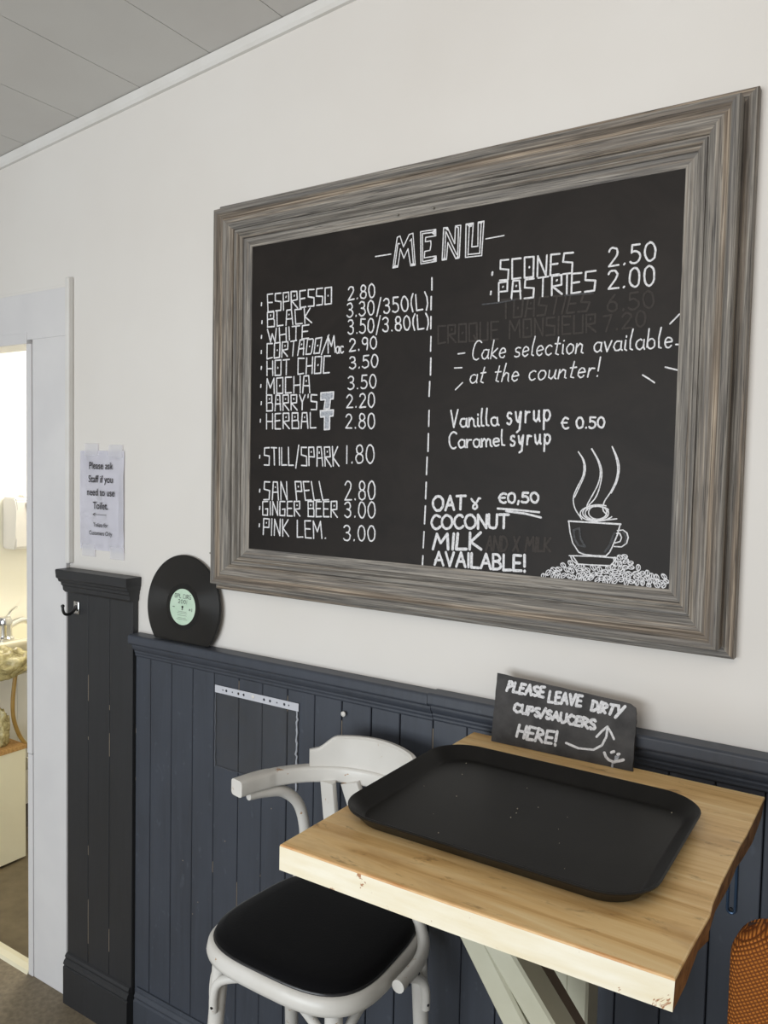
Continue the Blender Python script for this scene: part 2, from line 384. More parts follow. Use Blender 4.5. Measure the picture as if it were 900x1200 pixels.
RND = dict(DIG); RND.update({
 'A': (.62, [[(0, 0), (.32, 1), (.6, 0)], [(.1, .36), (.52, .38)]]),
 'B': (.5, [[(0, 0), (0, 1)], [(0, 1)] + arc(.14, .76, .3, .24, 70, -80, 8) + [(.02, .52)], [(.06, .52)] + arc(.16, .26, .34, .26, 80, -90, 8) + [(0, 0)]]),
 'C': (.6, [arc(.36, .5, .36, .5, 48, 318, 14)]), 'D': (.56, [[(0, 0), (.02, 1)], [(0, 1)] + arc(.12, .5, .44, .5, 80, -80, 10) + [(0, 0)]]),
 'E': (.46, [[(.46, 1), (.02, 1), (0, 0), (.46, .02)], [(0, .5), (.4, .52)]]),
 'H': (.54, [[(0, 1), (0, 0)], [(.54, 1), (.52, 0)], [(0, .48), (.52, .5)]]), 'I': (.08, [[(.04, 1), (.04, 0)]]),
 'K': (.54, [[(0, 1), (0, 0)], [(.5, 1), (.04, .46), (.54, .02)]]), 'L': (.48, [[(.02, 1), (0, 0), (.48, .02)]]),
 'M': (.78, [[(0, 0), (.12, 1), (.36, .42), (.66, 1), (.76, 0)]]), 'N': (.6, [[(0, 0), (.02, 1), (.56, .02), (.6, 1)]]),
 'O': (.74, [arc(.37, .5, .37, .5, 90, 450, 18)]), 'P': (.48, [[(0, 0), (.04, 1)], [(.02, .98)] + arc(.14, .74, .32, .27, 75, -90, 8) + [(.02, .46)]]),
 'R': (.54, [[(0, 0), (.04, 1)], [(.02, .98)] + arc(.14, .74, .32, .25, 75, -90, 8) + [(.06, .48), (.52, 0)]]),
 'S': (.46, [arc(.24, .75, .22, .24, 40, 230, 8) + [(.24, .5)] + arc(.22, .25, .24, .25, 70, -150, 9)]),
 'T': (.6, [[(0, 1), (.6, 1)], [(.3, 1), (.28, 0)]]), 'U': (.56, [[(0, 1), (0, .3)] + arc(.27, .28, .27, .28, 180, 360, 9) + [(.56, 1)]]),
 'V': (.56, [[(0, 1), (.28, 0), (.56, 1)]]), 'Y': (.54, [[(0, 1), (.26, .45)], [(.54, 1), (.2, -.15)]]), 'J': (.4, [[(.38, 1), (.36, .2), (.2, 0), (.0, .15)]]),
 'X': (.5, [[(0, 1), (.5, 0)], [(.5, 1), (0, 0)]]),
 '&': (.7, [[(.02, .92), (.14, .66), (.44, .34), (.46, .12), (.30, .0), (.14, .10), (.16, .30), (.42, .62), (.58, .94), (.70, .90)]]),
})
bowl = lambda: arc(.24, .25, .22, .25, 60, 360, 14)
LOW = dict(DIG); LOW.update({
 'a': (.5, [bowl() + [(.46, .48), (.45, .1), (.52, .0)]]), 'b': (.46, [[(.06, 1), (.02, .1)], arc(.23, .25, .21, .25, 170, 510, 14)]),
 'c': (.42, [arc(.24, .25, .23, .26, 50, 315, 11)]), 'e': (.44, [[(.04, .26), (.4, .3)] + arc(.22, .26, .2, .26, 20, 320, 11)]),
 'h': (.46, [[(.08, 1.02), (.02, 0)], [(.03, .25), (.2, .5), (.38, .45), (.4, .1), (.46, 0)]]),
 'i': (.14, [[(.06, .5), (.05, .06), (.14, 0)], dot(.08, .7)]), 'k': (.46, [[(.06, 1.02), (.02, 0)], [(.4, .52), (.06, .22), (.44, 0)]]),
 'l': (.22, [[(.12, 1.04), (.04, .5), (.05, .06), (.2, .02)]]), 'm': (.68, [[(0, .5), (0, 0)], [(.01, .3), (.18, .5), (.3, .4), (.3, 0)], [(.3, .3), (.46, .5), (.6, .4), (.6, .05), (.68, 0)]]),
 'n': (.46, [[(.02, .5), (0, 0)], [(.01, .28), (.2, .5), (.36, .42), (.37, .06), (.46, 0)]]), 'o': (.46, [arc(.23, .25, .22, .26, 90, 450, 14)]),
 'p': (.46, [[(.03, .5), (0, -.42)], arc(.22, .25, .22, .26, 170, 510, 14)]), 'r': (.34, [[(.02, .5), (0, 0)], [(.01, .28), (.14, .48), (.32, .46)]]),
 's': (.36, [arc(.2, .38, .16, .13, 40, 250, 8) + arc(.16, .12, .18, .13, 70, -150, 8)]), 't': (.34, [[(.18, .9), (.12, .06), (.28, .0)], [(0, .56), (.34, .58)]]),
 'u': (.48, [[(.02, .5), (.04, .1), (.2, 0), (.38, .2), (.4, .5)], [(.4, .5), (.4, .06), (.48, 0)]]), 'v': (.4, [[(0, .5), (.18, 0), (.4, .52)]]),
 'y': (.46, [[(.02, .5), (.08, .16), (.2, .06), (.4, .5)], [(.42, .5), (.3, -.3), (.08, -.4)]]),
 'C': (.56, [arc(.34, .5, .33, .52, 50, 300, 14)]), 'V': (.52, [[(0, 1), (.2, 0), (.52, 1.02)]]), 'M': (.78, [[(0, 0), (.1, 1), (.36, .4), (.62, 1), (.74, 0)]]),
})
def layout(text, font, gap=.15):
    x = 0; st = []
    if font is BLK: gap += .06
    for ch in text:
        w, ss = font[ch]
        for s in ss: st.append([(px + x, py) for px, py in s])
        x += w + gap
    return st, x - gap
def quadmap(b0, b1, t0, t1):
    """unit square -> quad; corners are 2D vectors"""
    b0, b1, t0, t1 = map(Vector, (b0, b1, t0, t1))
    return lambda u, v: (b0 * (1 - u) + b1 * u) * (1 - v) + (t0 * (1 - u) + t1 * u) * v
ZK = [0]
def zlift():
    ZK[0] = (ZK[0] + 1) % 46; return ZK[0] * .9e-5
def ribbon(bm, pts, w, z=0.0):
    """flat brush stroke in the local XY plane: one dab of paint over the last, so every piece lies a hair higher"""
    pts = [Vector((p[0], p[1])) for p in pts]; h = w / 2
    for a, b in zip(pts, pts[1:]):
        d = b - a
        if d.length < 1e-7: continue
        n = Vector((-d.y, d.x)).normalized() * h * random.uniform(.90, 1.06); zz = z + zlift()
        bm.faces.new([bm.verts.new((q.x, q.y, zz)) for q in (a - n, b - n, b + n, a + n)])
    for p in pts:
        rr = h * random.uniform(.95, 1.04); zz = z + zlift()
        bm.faces.new([bm.verts.new((p.x + rr * math.cos(k * PI / 4), p.y + rr * math.sin(k * PI / 4), zz)) for k in range(8)])
def fill(bm, pts):
    f = bm.faces.new([bm.verts.new((p.x, p.y, 0)) for p in pts]); f.normal_update()
    if f.normal.z < 0: f.normal_flip()
def put_words(name, s, font, Z, b0, b1, t0, t1, w, gap=.15, sh=0.0, mat='chalk', dy=0.0):
    st, W_ = layout(s, font, gap); q = quadmap(Z(*b0), Z(*b1), Z(*t0), Z(*t1)); i = 0
    for word in s.split(' '):
        n = sum(len(font[ch][1]) for ch in word); bm = bmesh.new()
        for p in st[i:i + n]: ribbon(bm, [jit(q((x + sh * y) / W_, y), .0006) for x, y in p], w)
        i += n; put(bm, name, mat, dy)
def jit(p, a): return (p[0] + random.uniform(-a, a), p[1] + random.uniform(-a, a))
def plane_obj(name, bm, mat, mtx, parent):
    me = bpy.data.meshes.new(name); bm.to_mesh(me); bm.free(); me.materials.append(mat)
    o = bpy.data.objects.new(name, me); COL.objects.link(o)
    o.parent = parent
    o.matrix_parent_inverse = Matrix(); o.matrix_local = mtx
    return o

# ================================================================== SETTING
ZC = lambda x: 2.679 + (x + 2.514) * .0836                 # raking ceiling line along the wall
X0, X1, YF = -4.6, 2.4, -4.6
DX0, DX1, DZ = -3.30, -2.337, 2.088                        # door opening
bm = bmesh.new()
def wallpiece(x0, x1, z0, top=None):
    pts = [(x0, 0, z0), (x1, 0, z0), (x1, 0, top if top is not None else ZC(x1) + .06), (x0, 0, top if top is not None else ZC(x0) + .06)]
    prism(bm, pts, (0, .1, 0))
wallpiece(X0, DX0, 0); wallpiece(DX1, X1, 0); wallpiece(DX0, DX1, DZ)
struct(link('wall_back', bm, M['wall']))
bm = bmesh.new(); box(bm, X0, X1, YF, .1, -.06, 0); struct(link('floor', bm, M['floor']))
# ceiling boards, each seam a real open joint
bm = bmesh.new(); xs = [-4.6, -3.4, -2.62, -2.34, -2.075, -1.803, -1.535, -1.292, -1.02, -.75, -.48, -.2, .1, .4, .7, 1.0, 1.4, 1.9, 2.4]
for a, b in zip(xs, xs[1:]):
    g = .0012
    prism(bm, [(a + g, 0, ZC(a) + .0), (b - g, 0, ZC(b) + .0), (b - g, 0, ZC(b) + .02), (a + g, 0, ZC(a) + .02)], (0, YF, 0))
prism(bm, [(X0, .1, ZC(X0) + .021), (X1, .1, ZC(X1) + .021), (X1, .1, ZC(X1) + .06), (X0, .1, ZC(X0) + .06)], (0, YF - .1, 0))
struct(link('ceiling', bm, M['ceiling']))
bm = bmesh.new(); box(bm, X0 - .1, X0, YF, .1, 0, ZC(X0) - .002); struct(link('wall_left', bm, M['wall']))
bm = bmesh.new(); box(bm, X1, X1 + .1, YF, .1, 0, ZC(X1) - .002); struct(link('wall_right', bm, M['wall']))
# raking cover strip between wall and ceiling
bm = bmesh.new()
prism(bm, [(X0, 0, ZC(X0) - .026), (X0, -.010, ZC(X0) - .026), (X0, -.016, ZC(X0) - .018), (X0, -.024, ZC(X0) - .002), (X0, 0, ZC(X0) - .002)], (X1 - X0, 0, ZC(X1) - ZC(X0)))
struct(link('trim_1', bm, M['trim']))

# door surround: flat boards, reveal lining, thin outer strip
bm = bmesh.new()
box(bm, -2.318, -2.146, -.014, 0, 0, 2.088, .002)
box(bm, DX0 - .02, -2.146, -.014, 0, 2.088, 2.235, .002)
box(bm, -2.345, -2.3195, -.019, .10, .75, 2.075, .002); box(bm, -2.345, -2.3195, -.017, .10, 0, .748, .002)
box(bm, DX0, -2.3455, -.017, .02, 2.076, 2.112, .002); box(bm, DX0, -2.3455, .02, .115, 2.084, 2.11, .002)
box(bm, DX0 - .16, DX0 - .001, -.014, 0, 0, 2.235, .002)
struct(link('trim_2', bm, M['door_trim']))
bm = bmesh.new(); box(bm, -2.145, -2.126, -.020, 0, 1.39, 2.262, .005, 3); struct(link('trim_3', bm, M['trim']))
bm = bmesh.new(); box(bm, -4.0, -2.152, -.006, 0, 2.236, 2.246, .002); struct(link('trim_4', bm, M['wall']))
# threshold bar
bm = bmesh.new(); prism(bm, [(DX0, -.022, 0), (DX0, .03, 0), (DX0, .024, .010), (DX0, .004, .014), (DX0, -.016, .010)], (-2.346 - DX0, 0, 0)); struct(link('trim_5', bm, M['cream_board']))

# wainscot: individual boards with open joints, in front of the wall
bm = bmesh.new(); PX = [-1.822, -1.759, -1.672, -1.588, -1.507, -1.418, -1.336, -1.253, -1.167, -1.085, -1.001, -.922, -.836, -.752, -.668, -.585, -.5, -.416, -.332, -.25, -.168, -.085, 0, .085, .17, .255, .34, .425, .51, .595, .68, .765, .85, 1.1, 1.35, 1.6, 1.85, 2.1, 2.38]
for a, b in zip(PX, PX[1:]):
    g = random.uniform(.0008, .0016); dy = random.uniform(0, .0012)
    box(bm, a + g, b - g, -.013 - dy, -.001, .02, 1.19, .0016, 1)
wains = struct(link('wall_panelling', bm, M['panel']))
bm = bmesh.new(); box(bm, PX[0], 2.38, -.003, -.0005, .02, 1.18); struct(link('wall_panelling_backing', bm, M['black_hole'], wains))
bm = bmesh.new()                      # scraped paint along the joints
for x, z0, z1 in ((-1.507, .60, .63), (-1.418, .52, .60), (-1.418, .84, .85), (-1.085, 1.06, 1.10), (-.836, 1.04, 1.13), (-1.253, 1.09, 1.13), (-1.418, 1.1, 1.14), (-1.82, .92, .935), (-1.82, .78, .79), (-1.819, .86, .88), (-1.336, .64, .645)):
    box(bm, x - .0005, x + .0007, -.0128, -.0122, z0, z1)
for x, z in ((-1.3, .83), (-1.46, .7), (-1.62, .60), (-1.05, .98), (-1.2, .72), (-1.56, .5), (-1.58, .46)): box(bm, x - .0012, x + .0012, -.0149, -.0144, z - .0012, z + .0014)
struct(link('paint_chips', bm, M['fleck'], wains))
# dado ledge and its moulding
bm = bmesh.new()
prof = [(0, 1.215), (-.040, 1.215), (-.045, 1.211), (-.045, 1.192), (-.040, 1.187), (-.030, 1.186), (-.030, 1.178), (-.026, 1.170), (-.021, 1.166), (-.021, 1.160), (-.018, 1.157), (-.018, 1.150), (-.013, 1.146), (0, 1.146)]
prism(bm, [(-1.818, y, z) for y, z in prof], (1.818 - .835, 0, 0)); prism(bm, [(-.834, y, z + .002) for y, z in prof], (.834 + 2.38, 0, .0))
bmesh.ops.bevel(bm, geom=[e for e in bm.edges if abs((e.verts[0].co - e.verts[1].co).x) > .5], offset=.0015, segments=1, affect='EDGES')
struct(link('trim_6', bm, M['panel']))
# skirting of the wainscot
bm = bmesh.new()
sk = lambda y0, h: [(0, 0), (y0 - .016, 0), (y0 - .016, h - .035), (y0 - .012, h - .030), (y0 - .014, h - .022), (y0 - .009, h - .012), (y0 - .006, h - .010), (y0 - .004, h), (0, h)]
prism(bm, [(-1.806, y, z) for y, z in sk(-.014, .165)], (2.38 + 1.806, 0, 0)); struct(link('baseboard_back', bm, M['panel']))
# boxed charcoal post beside the door
bm = bmesh.new()
for a, b in ((-2.128, -2.028), (-2.026, -1.929), (-1.927, -1.826)): box(bm, a, b, -.022, -.001, .1, 1.33, .0018, 1)
post = struct(link('wall_post', bm, M['pillar']))
bm = bmesh.new(); box(bm, -2.126, -1.828, -.012, -.0005, .1, 1.33); struct(link('post_core', bm, M['black_hole'], post))
bm = bmesh.new()
def around(pf, x0, x1, sf=.42):
    """moulding profile (outward, z) returned round the three exposed sides of the post"""
    path = [(x0, 0.0), (x0, 'f'), (x1, 'f'), (x1, 0.0)]
    rings = []
    for i in range(4):
        r = []
        for o, z in pf:
            x = x0 - o * sf if i < 2 else x1 + o * sf
            y = -.022 - o if i in (1, 2) else -.0005
            r.append(bm.verts.new((x, y, z)))
        rings.append(r)
    n = len(pf)
    for i in range(3):
        for k in range(n - 1): bm.faces.new((rings[i][k], rings[i][k + 1], rings[i + 1][k + 1], rings[i + 1][k]))
    bm.faces.new([r[0] for r in rings]); bm.faces.new([r[-1] for r in rings][::-1])
around([(0, 1.303), (.006, 1.304), (.012, 1.311), (.013, 1.323), (.017, 1.327), (.018, 1.335), (.024, 1.338), (.026, 1.346), (.031, 1.350), (.033, 1.372), (.031, 1.376)], -2.128, -1.828)
struct(link('post_cap', bm, M['pillar'], post, smooth=25))
bm = bmesh.new()
around([(.016, 0), (.016, .118), (.012, .121), (.016, .128), (.013, .137), (.008, .142), (.010, .150), (.006, .157), (0, .160)], -2.126, -1.828, .15)
struct(link('post_skirting', bm, M['pillar'], post, smooth=25))
bm = bmesh.new()
for x, z0, z1 in ((-2.027, .98, 1.06), (-2.027, .86, .87), (-1.928, .83, .90), (-2.027, .22, .36), (-1.928, .23, .30), (-2.027, .5, .53), (-1.928, .97, .985)): box(bm, x - .0006, x + .0008, -.0212, -.0205, z0, z1)
struct(link('post_chips', bm, M['fleck'], post))

# toilet room beyond the door
XW = -3.38
bm = bmesh.new(); box(bm, XW - .08, XW, .1, 1.9, 0, 2.55); struct(link('wall_toilet_left', bm, M['toilet_wall']))
bm = bmesh.new(); box(bm, XW, -2.2, 1.8, 1.9, 0, 2.55); struct(link('wall_toilet_back', bm, M['toilet_wall']))
bm = bmesh.new(); box(bm, -2.2, -2.1, .1, 1.9, 0, 2.55); struct(link('wall_toilet_right', bm, M['toilet_wall']))
bm = bmesh.new(); box(bm, XW - .08, -2.1, .1, 1.9, 2.55, 2.6); struct(link('ceiling_toilet', bm, M['toilet_wall']))
bm = bmesh.new(); box(bm, XW, -2.2, .101, 1.8, -.06, .001); box(bm, DX0, -2.346, .031, .101, -.05, .001); struct(link('floor_toilet', bm, M['toilet_floor']))
bm = bmesh.new(); prism(bm, [(XW, .1, 0), (XW + .05, .1, .001), (XW + .022, .1, .010), (XW + .010, .1, .03), (XW + .006, .1, .085), (XW, .1, .09)], (0, 1.7, 0)); struct(link('baseboard_toilet', bm, M['cove_skirt'], smooth=30))
bm = bmesh.new(); box(bm, XW, XW + .006, .1, .59, .09, .86); box(bm, XW, XW + .006, .592, 1.8, .09, .86); struct(link('trim_7', bm, M['pale_tile']))

# ================================================================== MENU BOARD
BX0, BX1, BZ0, BZ1 = -1.385, -.342, 1.490, 2.252          # visible board
YB = -.0155
menu = empty('menu_chalkboard', ((BX0 + BX1) / 2, 0, (BZ0 + BZ1) / 2), 'large black menu chalkboard in a weathered grey wooden frame on the white wall', 'menu board')
MI = Matrix.Translation(-menu.location)
def mloc(m): return MI @ m
bm = bmesh.new(); box(bm, BX0 - .03, BX1 + .03, YB, -.002, BZ0 - .03, BZ1 + .03)
bo = link('board_panel', bm, M['board'], menu); bo.location = -menu.location
FRONT = [(0, .0185), (0, .056), (.0025, .0605), (.008, .0625), (.0125, .0605), (.0165, .055), (.019, .0505), (.0225, .0495), (.027, .0525), (.034, .0535), (.041, .0515), (.048, .0465), (.0515, .0415), (.052, .0365), (.0545, .036), (.055, .0405), (.0585, .0415), (.062, .0385), (.0645, .0345), (.065, .0305), (.0685, .0315), (.072, .0285), (.073, .0235), (.080, .0215), (.088, .0195), (.0945, .0175), (.096, .010), (.096, .0185)]
FRONT = [(t, h) for t, h in FRONT[:-1]] + [(.05, .0185)]
BACK = [(0, .0008), (0, .0185), (.003, .0235), (.009, .0255), (.015, .0245), (.019, .021), (.024, .0195), (.040, .0180), (.060, .0180), (.060, .0008)]
def rail(name, prof, L, mtx, lab=None):
    bm = bmesh.new(); r0 = [bm.verts.new((t, t, h)) for t, h in prof]; r1 = [bm.verts.new((L - t, t, h)) for t, h in prof]
    n = len(prof)
    for k in range(n): bm.faces.new((r0[k], r0[(k + 1) % n], r1[(k + 1) % n], r1[k]))
    bm.faces.new(r0); bm.faces.new(r1[::-1])
    bmesh.ops.subdivide_edges(bm, edges=[e for e in bm.edges if e.calc_length() > .3], cuts=1)
    o = link(name, bm, M['frame'], smooth=28); o.parent = menu; o.matrix_local = mloc(mtx); return o
def rails(prefix, prof, x0, x1, z0, z1):
    w, h = x1 - x0, z1 - z0
    def mt(o, ex, ey): # local X -> ex, local Y -> ey, local Z -> out of the wall (-y)
        m = Matrix.Identity(4)
        for i in range(3): m[i][0] = ex[i]; m[i][1] = ey[i]; m[i][2] = (0, -1, 0)[i]; m[i][3] = o[i]
        return m
    rail(prefix, prof, w, mt((x0, 0, z0), (1, 0, 0), (0, 0, 1)))
    rail(prefix, prof, w, mt((x1, 0, z1), (-1, 0, 0), (0, 0, -1)))
    rail(prefix, prof, h, mt((x0, 0, z1), (0, 0, -1), (1, 0, 0)))
    rail(prefix, prof, h, mt((x1, 0, z0), (0, 0, 1), (-1, 0, 0)))
rails('frame_moulding', FRONT, -1.480, -.250, 1.396, 2.346)
rails('backing_moulding', BACK, -1.496, -.228, 1.377, 2.367)
for u, v in ((466, 252), (508, 244), (247, 648)):
    p = on_y(u, v, -.058 if u < 300 else -.024); bm = bmesh.new(); lathe(bm, [(.0024, 0), (.0024, .003), (.001, .004)], 8, Matrix.Translation(p) @ Matrix.Rotation(PI / 2, 4, 'X'))
    nl = link('nail_head', bm, M['nail'], menu); nl.location = -menu.location
# ---- lettering
YT = YB - .0006
def bpt(u, v): p = on_y(u, v, YT); return Vector((p.x, p.z))
BASE = Matrix(((1, 0, 0, 0), (0, 0, -1, 0), (0, 1, 0, 0), (0, 0, 0, 1)))       # local (x, y) -> world (x, z), local z -> -y
bom = Matrix.Translation((0, YT, 0))
def zoomer(x0, y0, s): return lambda u, v: bpt(x0 + u / s, y0 + v / s)
Z1 = zoomer(290, 320, 3.913); Z2 = zoomer(290, 500, 3.913); Z3 = zoomer(420, 240, 4.5)
Z4 = zoomer(500, 270, 2.903); Z5 = zoomer(490, 450, 3.913); Z6 = zoomer(600, 500, 4.5)
def put(bm, name='chalk_line', mat='chalk', dy=0.0):
    o = plane_obj(name, bm, M[mat], Matrix.Translation((0, YT - dy, 0)) @ BASE, bo); return o
def text(bm, s, font, Z, b0, b1, t0, t1, w, gap=.15, wob=.0006, sh=0.0):
    st, W_ = layout(s, font, gap); q = quadmap(Z(*b0), Z(*b1), Z(*t0), Z(*t1))
    for p in st: ribbon(bm, [jit(q((x + sh * y) / W_, y), wob) for x, y in p], w)
def strokes(bm, Z, lst, w):
    for s in lst: ribbon(bm, [Z(*p) for p in s], w)
LW = .0036
menu_lines = [
 (Z1, [('ESPRESSO', BLK, (95, 178), (385, 140), (92, 98), (385, 65)), ('2.80', BLK, (462, 125), (585, 110), (462, 65), (582, 48))], (65, 143)),
 (Z1, [('BLACK', BLK, (92, 248), (295, 228), (92, 180), (290, 160)), ('3.30/350(L)', BLK, (458, 203), (830, 165), (458, 140), (825, 93))], (67, 225)),
 (Z1, [('WHITE', BLK, (97, 318), (280, 298), (92, 258), (282, 238)), ('3.50/3.80(L)', BLK, (463, 280), (832, 255), (463, 215), (830, 190))], (65, 293)),
 (Z1, [('CORTADO/', BLK, (90, 393), (360, 362), (90, 325), (372, 293)), ('M', BLK, (370, 366), (403, 362), (368, 290), (398, 288)), ('ac', LOW, (405, 368), (440, 365), (405, 308), (440, 305)), ('2.90', BLK, (468, 360), (592, 345), (468, 303), (592, 290))], (64, 362)),
 (Z1, [('HOT CHOC', BLK, (90, 470), (375, 458), (90, 405), (380, 378)), ('3.50', BLK, (470, 440), (598, 430), (470, 385), (598, 373))], (64, 435)),
 (Z1, [('MOCHA', BLK, (88, 553), (285, 548), (88, 485), (285, 470)), ('3.50', BLK, (463, 535), (590, 525), (463, 475), (590, 465))], (62, 518)),
 (Z1, [("BARRY'S", BLK, (88, 632), (318, 625), (88, 560), (318, 558)), ('2.20', BLK, (455, 618), (583, 615), (455, 560), (583, 548))], (64, 597)),
 (Z1, [('HERBAL', BLK, (88, 715), (315, 710), (88, 645), (315, 640)), ('2.80', BLK, (450, 712), (583, 713), (450, 648), (583, 642))], (60, 677)),
 (Z2, [('STILL/SPARK', BLK, (78, 175), (420, 182), (78, 97), (415, 92)), ('1.80', BLK, (452, 168), (580, 168), (452, 88), (580, 82))], (57, 138)),
 (Z2, [('SAN PELL', BLK, (75, 335), (372, 337), (78, 253), (355, 252)), ('2.80', BLK, (447, 337), (585, 335), (447, 250), (585, 250))], (57, 293)),
 (Z2, [('GINGER BEER', BLK, (70, 405), (412, 415), (70, 343), (412, 343)), ('3.00', BLK, (447, 415), (585, 420), (447, 347), (585, 345))], (57, 373)),
 (Z2, [('PINK LEM.', BLK, (72, 495), (362, 515), (75, 422), (357, 435)), ('3.00', BLK, (443, 522), (585, 525), (443, 452), (585, 456))], (55, 452)),
 (Z4, [('SCONES', BLK, (250, 170), (495, 145), (250, 102), (498, 75)), ('2.50', BLK, (618, 125), (780, 100), (618, 62), (778, 38))], (224, 147)),
 (Z4, [('PASTRIES', BLK, (245, 240), (572, 205), (245, 178), (575, 138)), ('2.00', BLK, (618, 200), (775, 187), (618, 138), (775, 119))], (219, 213)),
]
for Z, parts, dt in menu_lines:
    lw = LW if Z is not Z4 else .0038
    for p in parts:
        put_words('price' if p[0][0] in '123' else 'menu_item', p[0], p[1], Z, *p[2:], lw)
    k = 1.0 if Z is not Z4 else .75
    bm = bmesh.new(); ribbon(bm, [Z(dt[0], dt[1] - 6 * k), Z(dt[0] - 1, dt[1] + 6 * k)], lw * 1.15); put(bm, 'bullet_dot')
# filled T letters beside the two teas
for (pts) in ([(338, 550), (396, 545), (394, 577), (382, 578), (377, 622), (352, 624), (358, 580), (337, 582)], [(335, 632), (395, 628), (393, 655), (378, 657), (377, 716), (353, 718), (354, 659), (336, 660)]):
    bm = bmesh.new(); fill(bm, [Z1(*p) for p in pts]); put(bm, 'filled_letter', 'chalk_soft')
    bm = bmesh.new(); ribbon(bm, [Z1(*p) for p in pts + pts[:1]], .0036); put(bm, 'letter_outline', 'chalk', .0006)
# heading MENU in outlined letters
bm = bmesh.new()
hd = [[(90, 273), (172, 260)], [(672, 180), (768, 162)],
 [(182, 333), (205, 172), (220, 165), (238, 222), (268, 157), (288, 150), (300, 318), (276, 322), (262, 232), (240, 282), (222, 232), (208, 328), (182, 333)],
 [(192, 325), (208, 205), (218, 205)], [(290, 312), (280, 180), (272, 190)],
 [(328, 142), (408, 130), (408, 163), (355, 172), (353, 195), (382, 190), (383, 212), (378, 240), (350, 246), (348, 280), (410, 270), (411, 298), (330, 312), (328, 142)],
 [(338, 152), (340, 300)], [(338, 152), (388, 146), (408, 163)], [(340, 300), (392, 290), (411, 298)], [(388, 146), (406, 133)], [(392, 290), (408, 272)],
 [(450, 122), (470, 120), (508, 205), (512, 112), (540, 108), (532, 280), (514, 284), (472, 200), (465, 288), (442, 292), (450, 122)],
 [(455, 285), (461, 140)], [(524, 275), (528, 122), (514, 114)], [(461, 140), (518, 262)],
 [(568, 102), (606, 96), (598, 222), (630, 218), (632, 92), (662, 86), (650, 268), (565, 277), (568, 102)],
 [(578, 265), (585, 110)], [(578, 262), (640, 256), (648, 96)], [(585, 112), (604, 98)], [(648, 98), (634, 94)]]
strokes(bm, Z3, hd, .0026); put(bm, 'menu_heading')
for pts in ([(182, 333), (208, 328), (206, 318), (186, 322)], [(276, 322), (300, 318), (296, 308), (280, 310)], [(388, 150), (408, 135), (408, 163)], [(392, 290), (410, 272), (411, 298)], [(442, 292), (465, 288), (455, 272)], [(514, 284), (532, 280), (524, 265)], [(450, 122), (470, 120), (474, 138)], [(570, 102), (606, 96), (600, 115), (585, 120)], [(634, 93), (662, 87), (648, 104)]):
    bm = bmesh.new(); fill(bm, [Z3(*p) for p in pts]); put(bm, 'heading_shading', 'chalk', .0006)
# dashed centre line
def each(name, Z, lst, w, mat='chalk', dy=0.0):
    for st in lst:
        bm = bmesh.new(); strokes(bm, Z, [st], w); put(bm, name, mat, dy)
def run(name, *a, mat='chalk', dy=0.0, **k):
    put_words(name, *a, mat=mat, dy=dy, **k)
each('divider_dash', Z1, [[(846, 22), (846, 77)], [(843, 108), (842, 168)], [(842, 200), (841, 255)], [(842, 292), (840, 358)], [(841, 390), (839, 467)], [(836, 498), (833, 565)], [(833, 630), (831, 702)]], .0037)
each('divider_dash', Z2, [[(830, 32), (828, 113)], [(824, 140), (821, 220)], [(820, 255), (817, 330)], [(816, 364), (812, 445)], [(810, 482), (806, 555)], [(805, 592), (802, 640)]], .0037)
# cake note with its radiating ticks
CW = .0029
run('cake_note', 'Cake selection available', LOW, Z4, (152, 440), (835, 398), (157, 378), (832, 330), CW, .15, sh=.12)
run('cake_note', 'at the counter!', LOW, Z4, (145, 520), (585, 497), (150, 462), (588, 435), CW, .15, sh=.12)
each('chalk_tick', Z4, [[(107, 420), (130, 417)], [(95, 468), (120, 467)], [(98, 542), (122, 518)], [(828, 318), (860, 285)], [(848, 388), (862, 388)], [(812, 465), (852, 475)], [(735, 492), (758, 506), (775, 518)]], CW)
# syrups
SW = .0039
run('syrup_note', 'Vanilla', LOW, Z5, (152, 200), (368, 190), (150, 122), (365, 113), SW, .12); run('syrup_note', 'syrup', LOW, Z5, (408, 185), (606, 165), (408, 80), (606, 72), SW * 1.1, .28)
run('syrup_note', 'Caramel', LOW, Z5, (142, 295), (398, 283), (142, 222), (392, 212), SW, .12); run('syrup_note', 'syrup', LOW, Z5, (424, 283), (606, 272), (424, 195), (606, 190), SW * 1.1, .28)
run('price', '€ 0.50', RND, Z5, (658, 205), (855, 200), (658, 155), (855, 152), SW, .16)
# milk note
OW = .0058
run('milk_note', 'OAT', RND, Z5, (68, 582), (215, 574), (68, 515), (218, 513), OW); run('milk_note', '&', RND, Z5, (243, 575), (285, 572), (243, 522), (285, 520), OW * .8)
run('price', '€0,50', RND, Z5, (370, 545), (552, 543), (370, 502), (550, 497), OW * .85)
each('underline', Z5, [[(365, 571), (460, 578), (555, 588)], [(403, 583), (490, 594), (563, 612)]], .0045)
run('milk_note', 'COCONUT', RND, Z5, (62, 665), (415, 660), (62, 603), (415, 598), OW); run('milk_note', 'MILK', RND, Z5, (68, 758), (288, 758), (75, 690), (290, 682), OW * 1.1)
run('milk_note', 'AVAILABLE!', RND, Z5, (75, 828), (494, 860), (75, 768), (494, 788), OW)
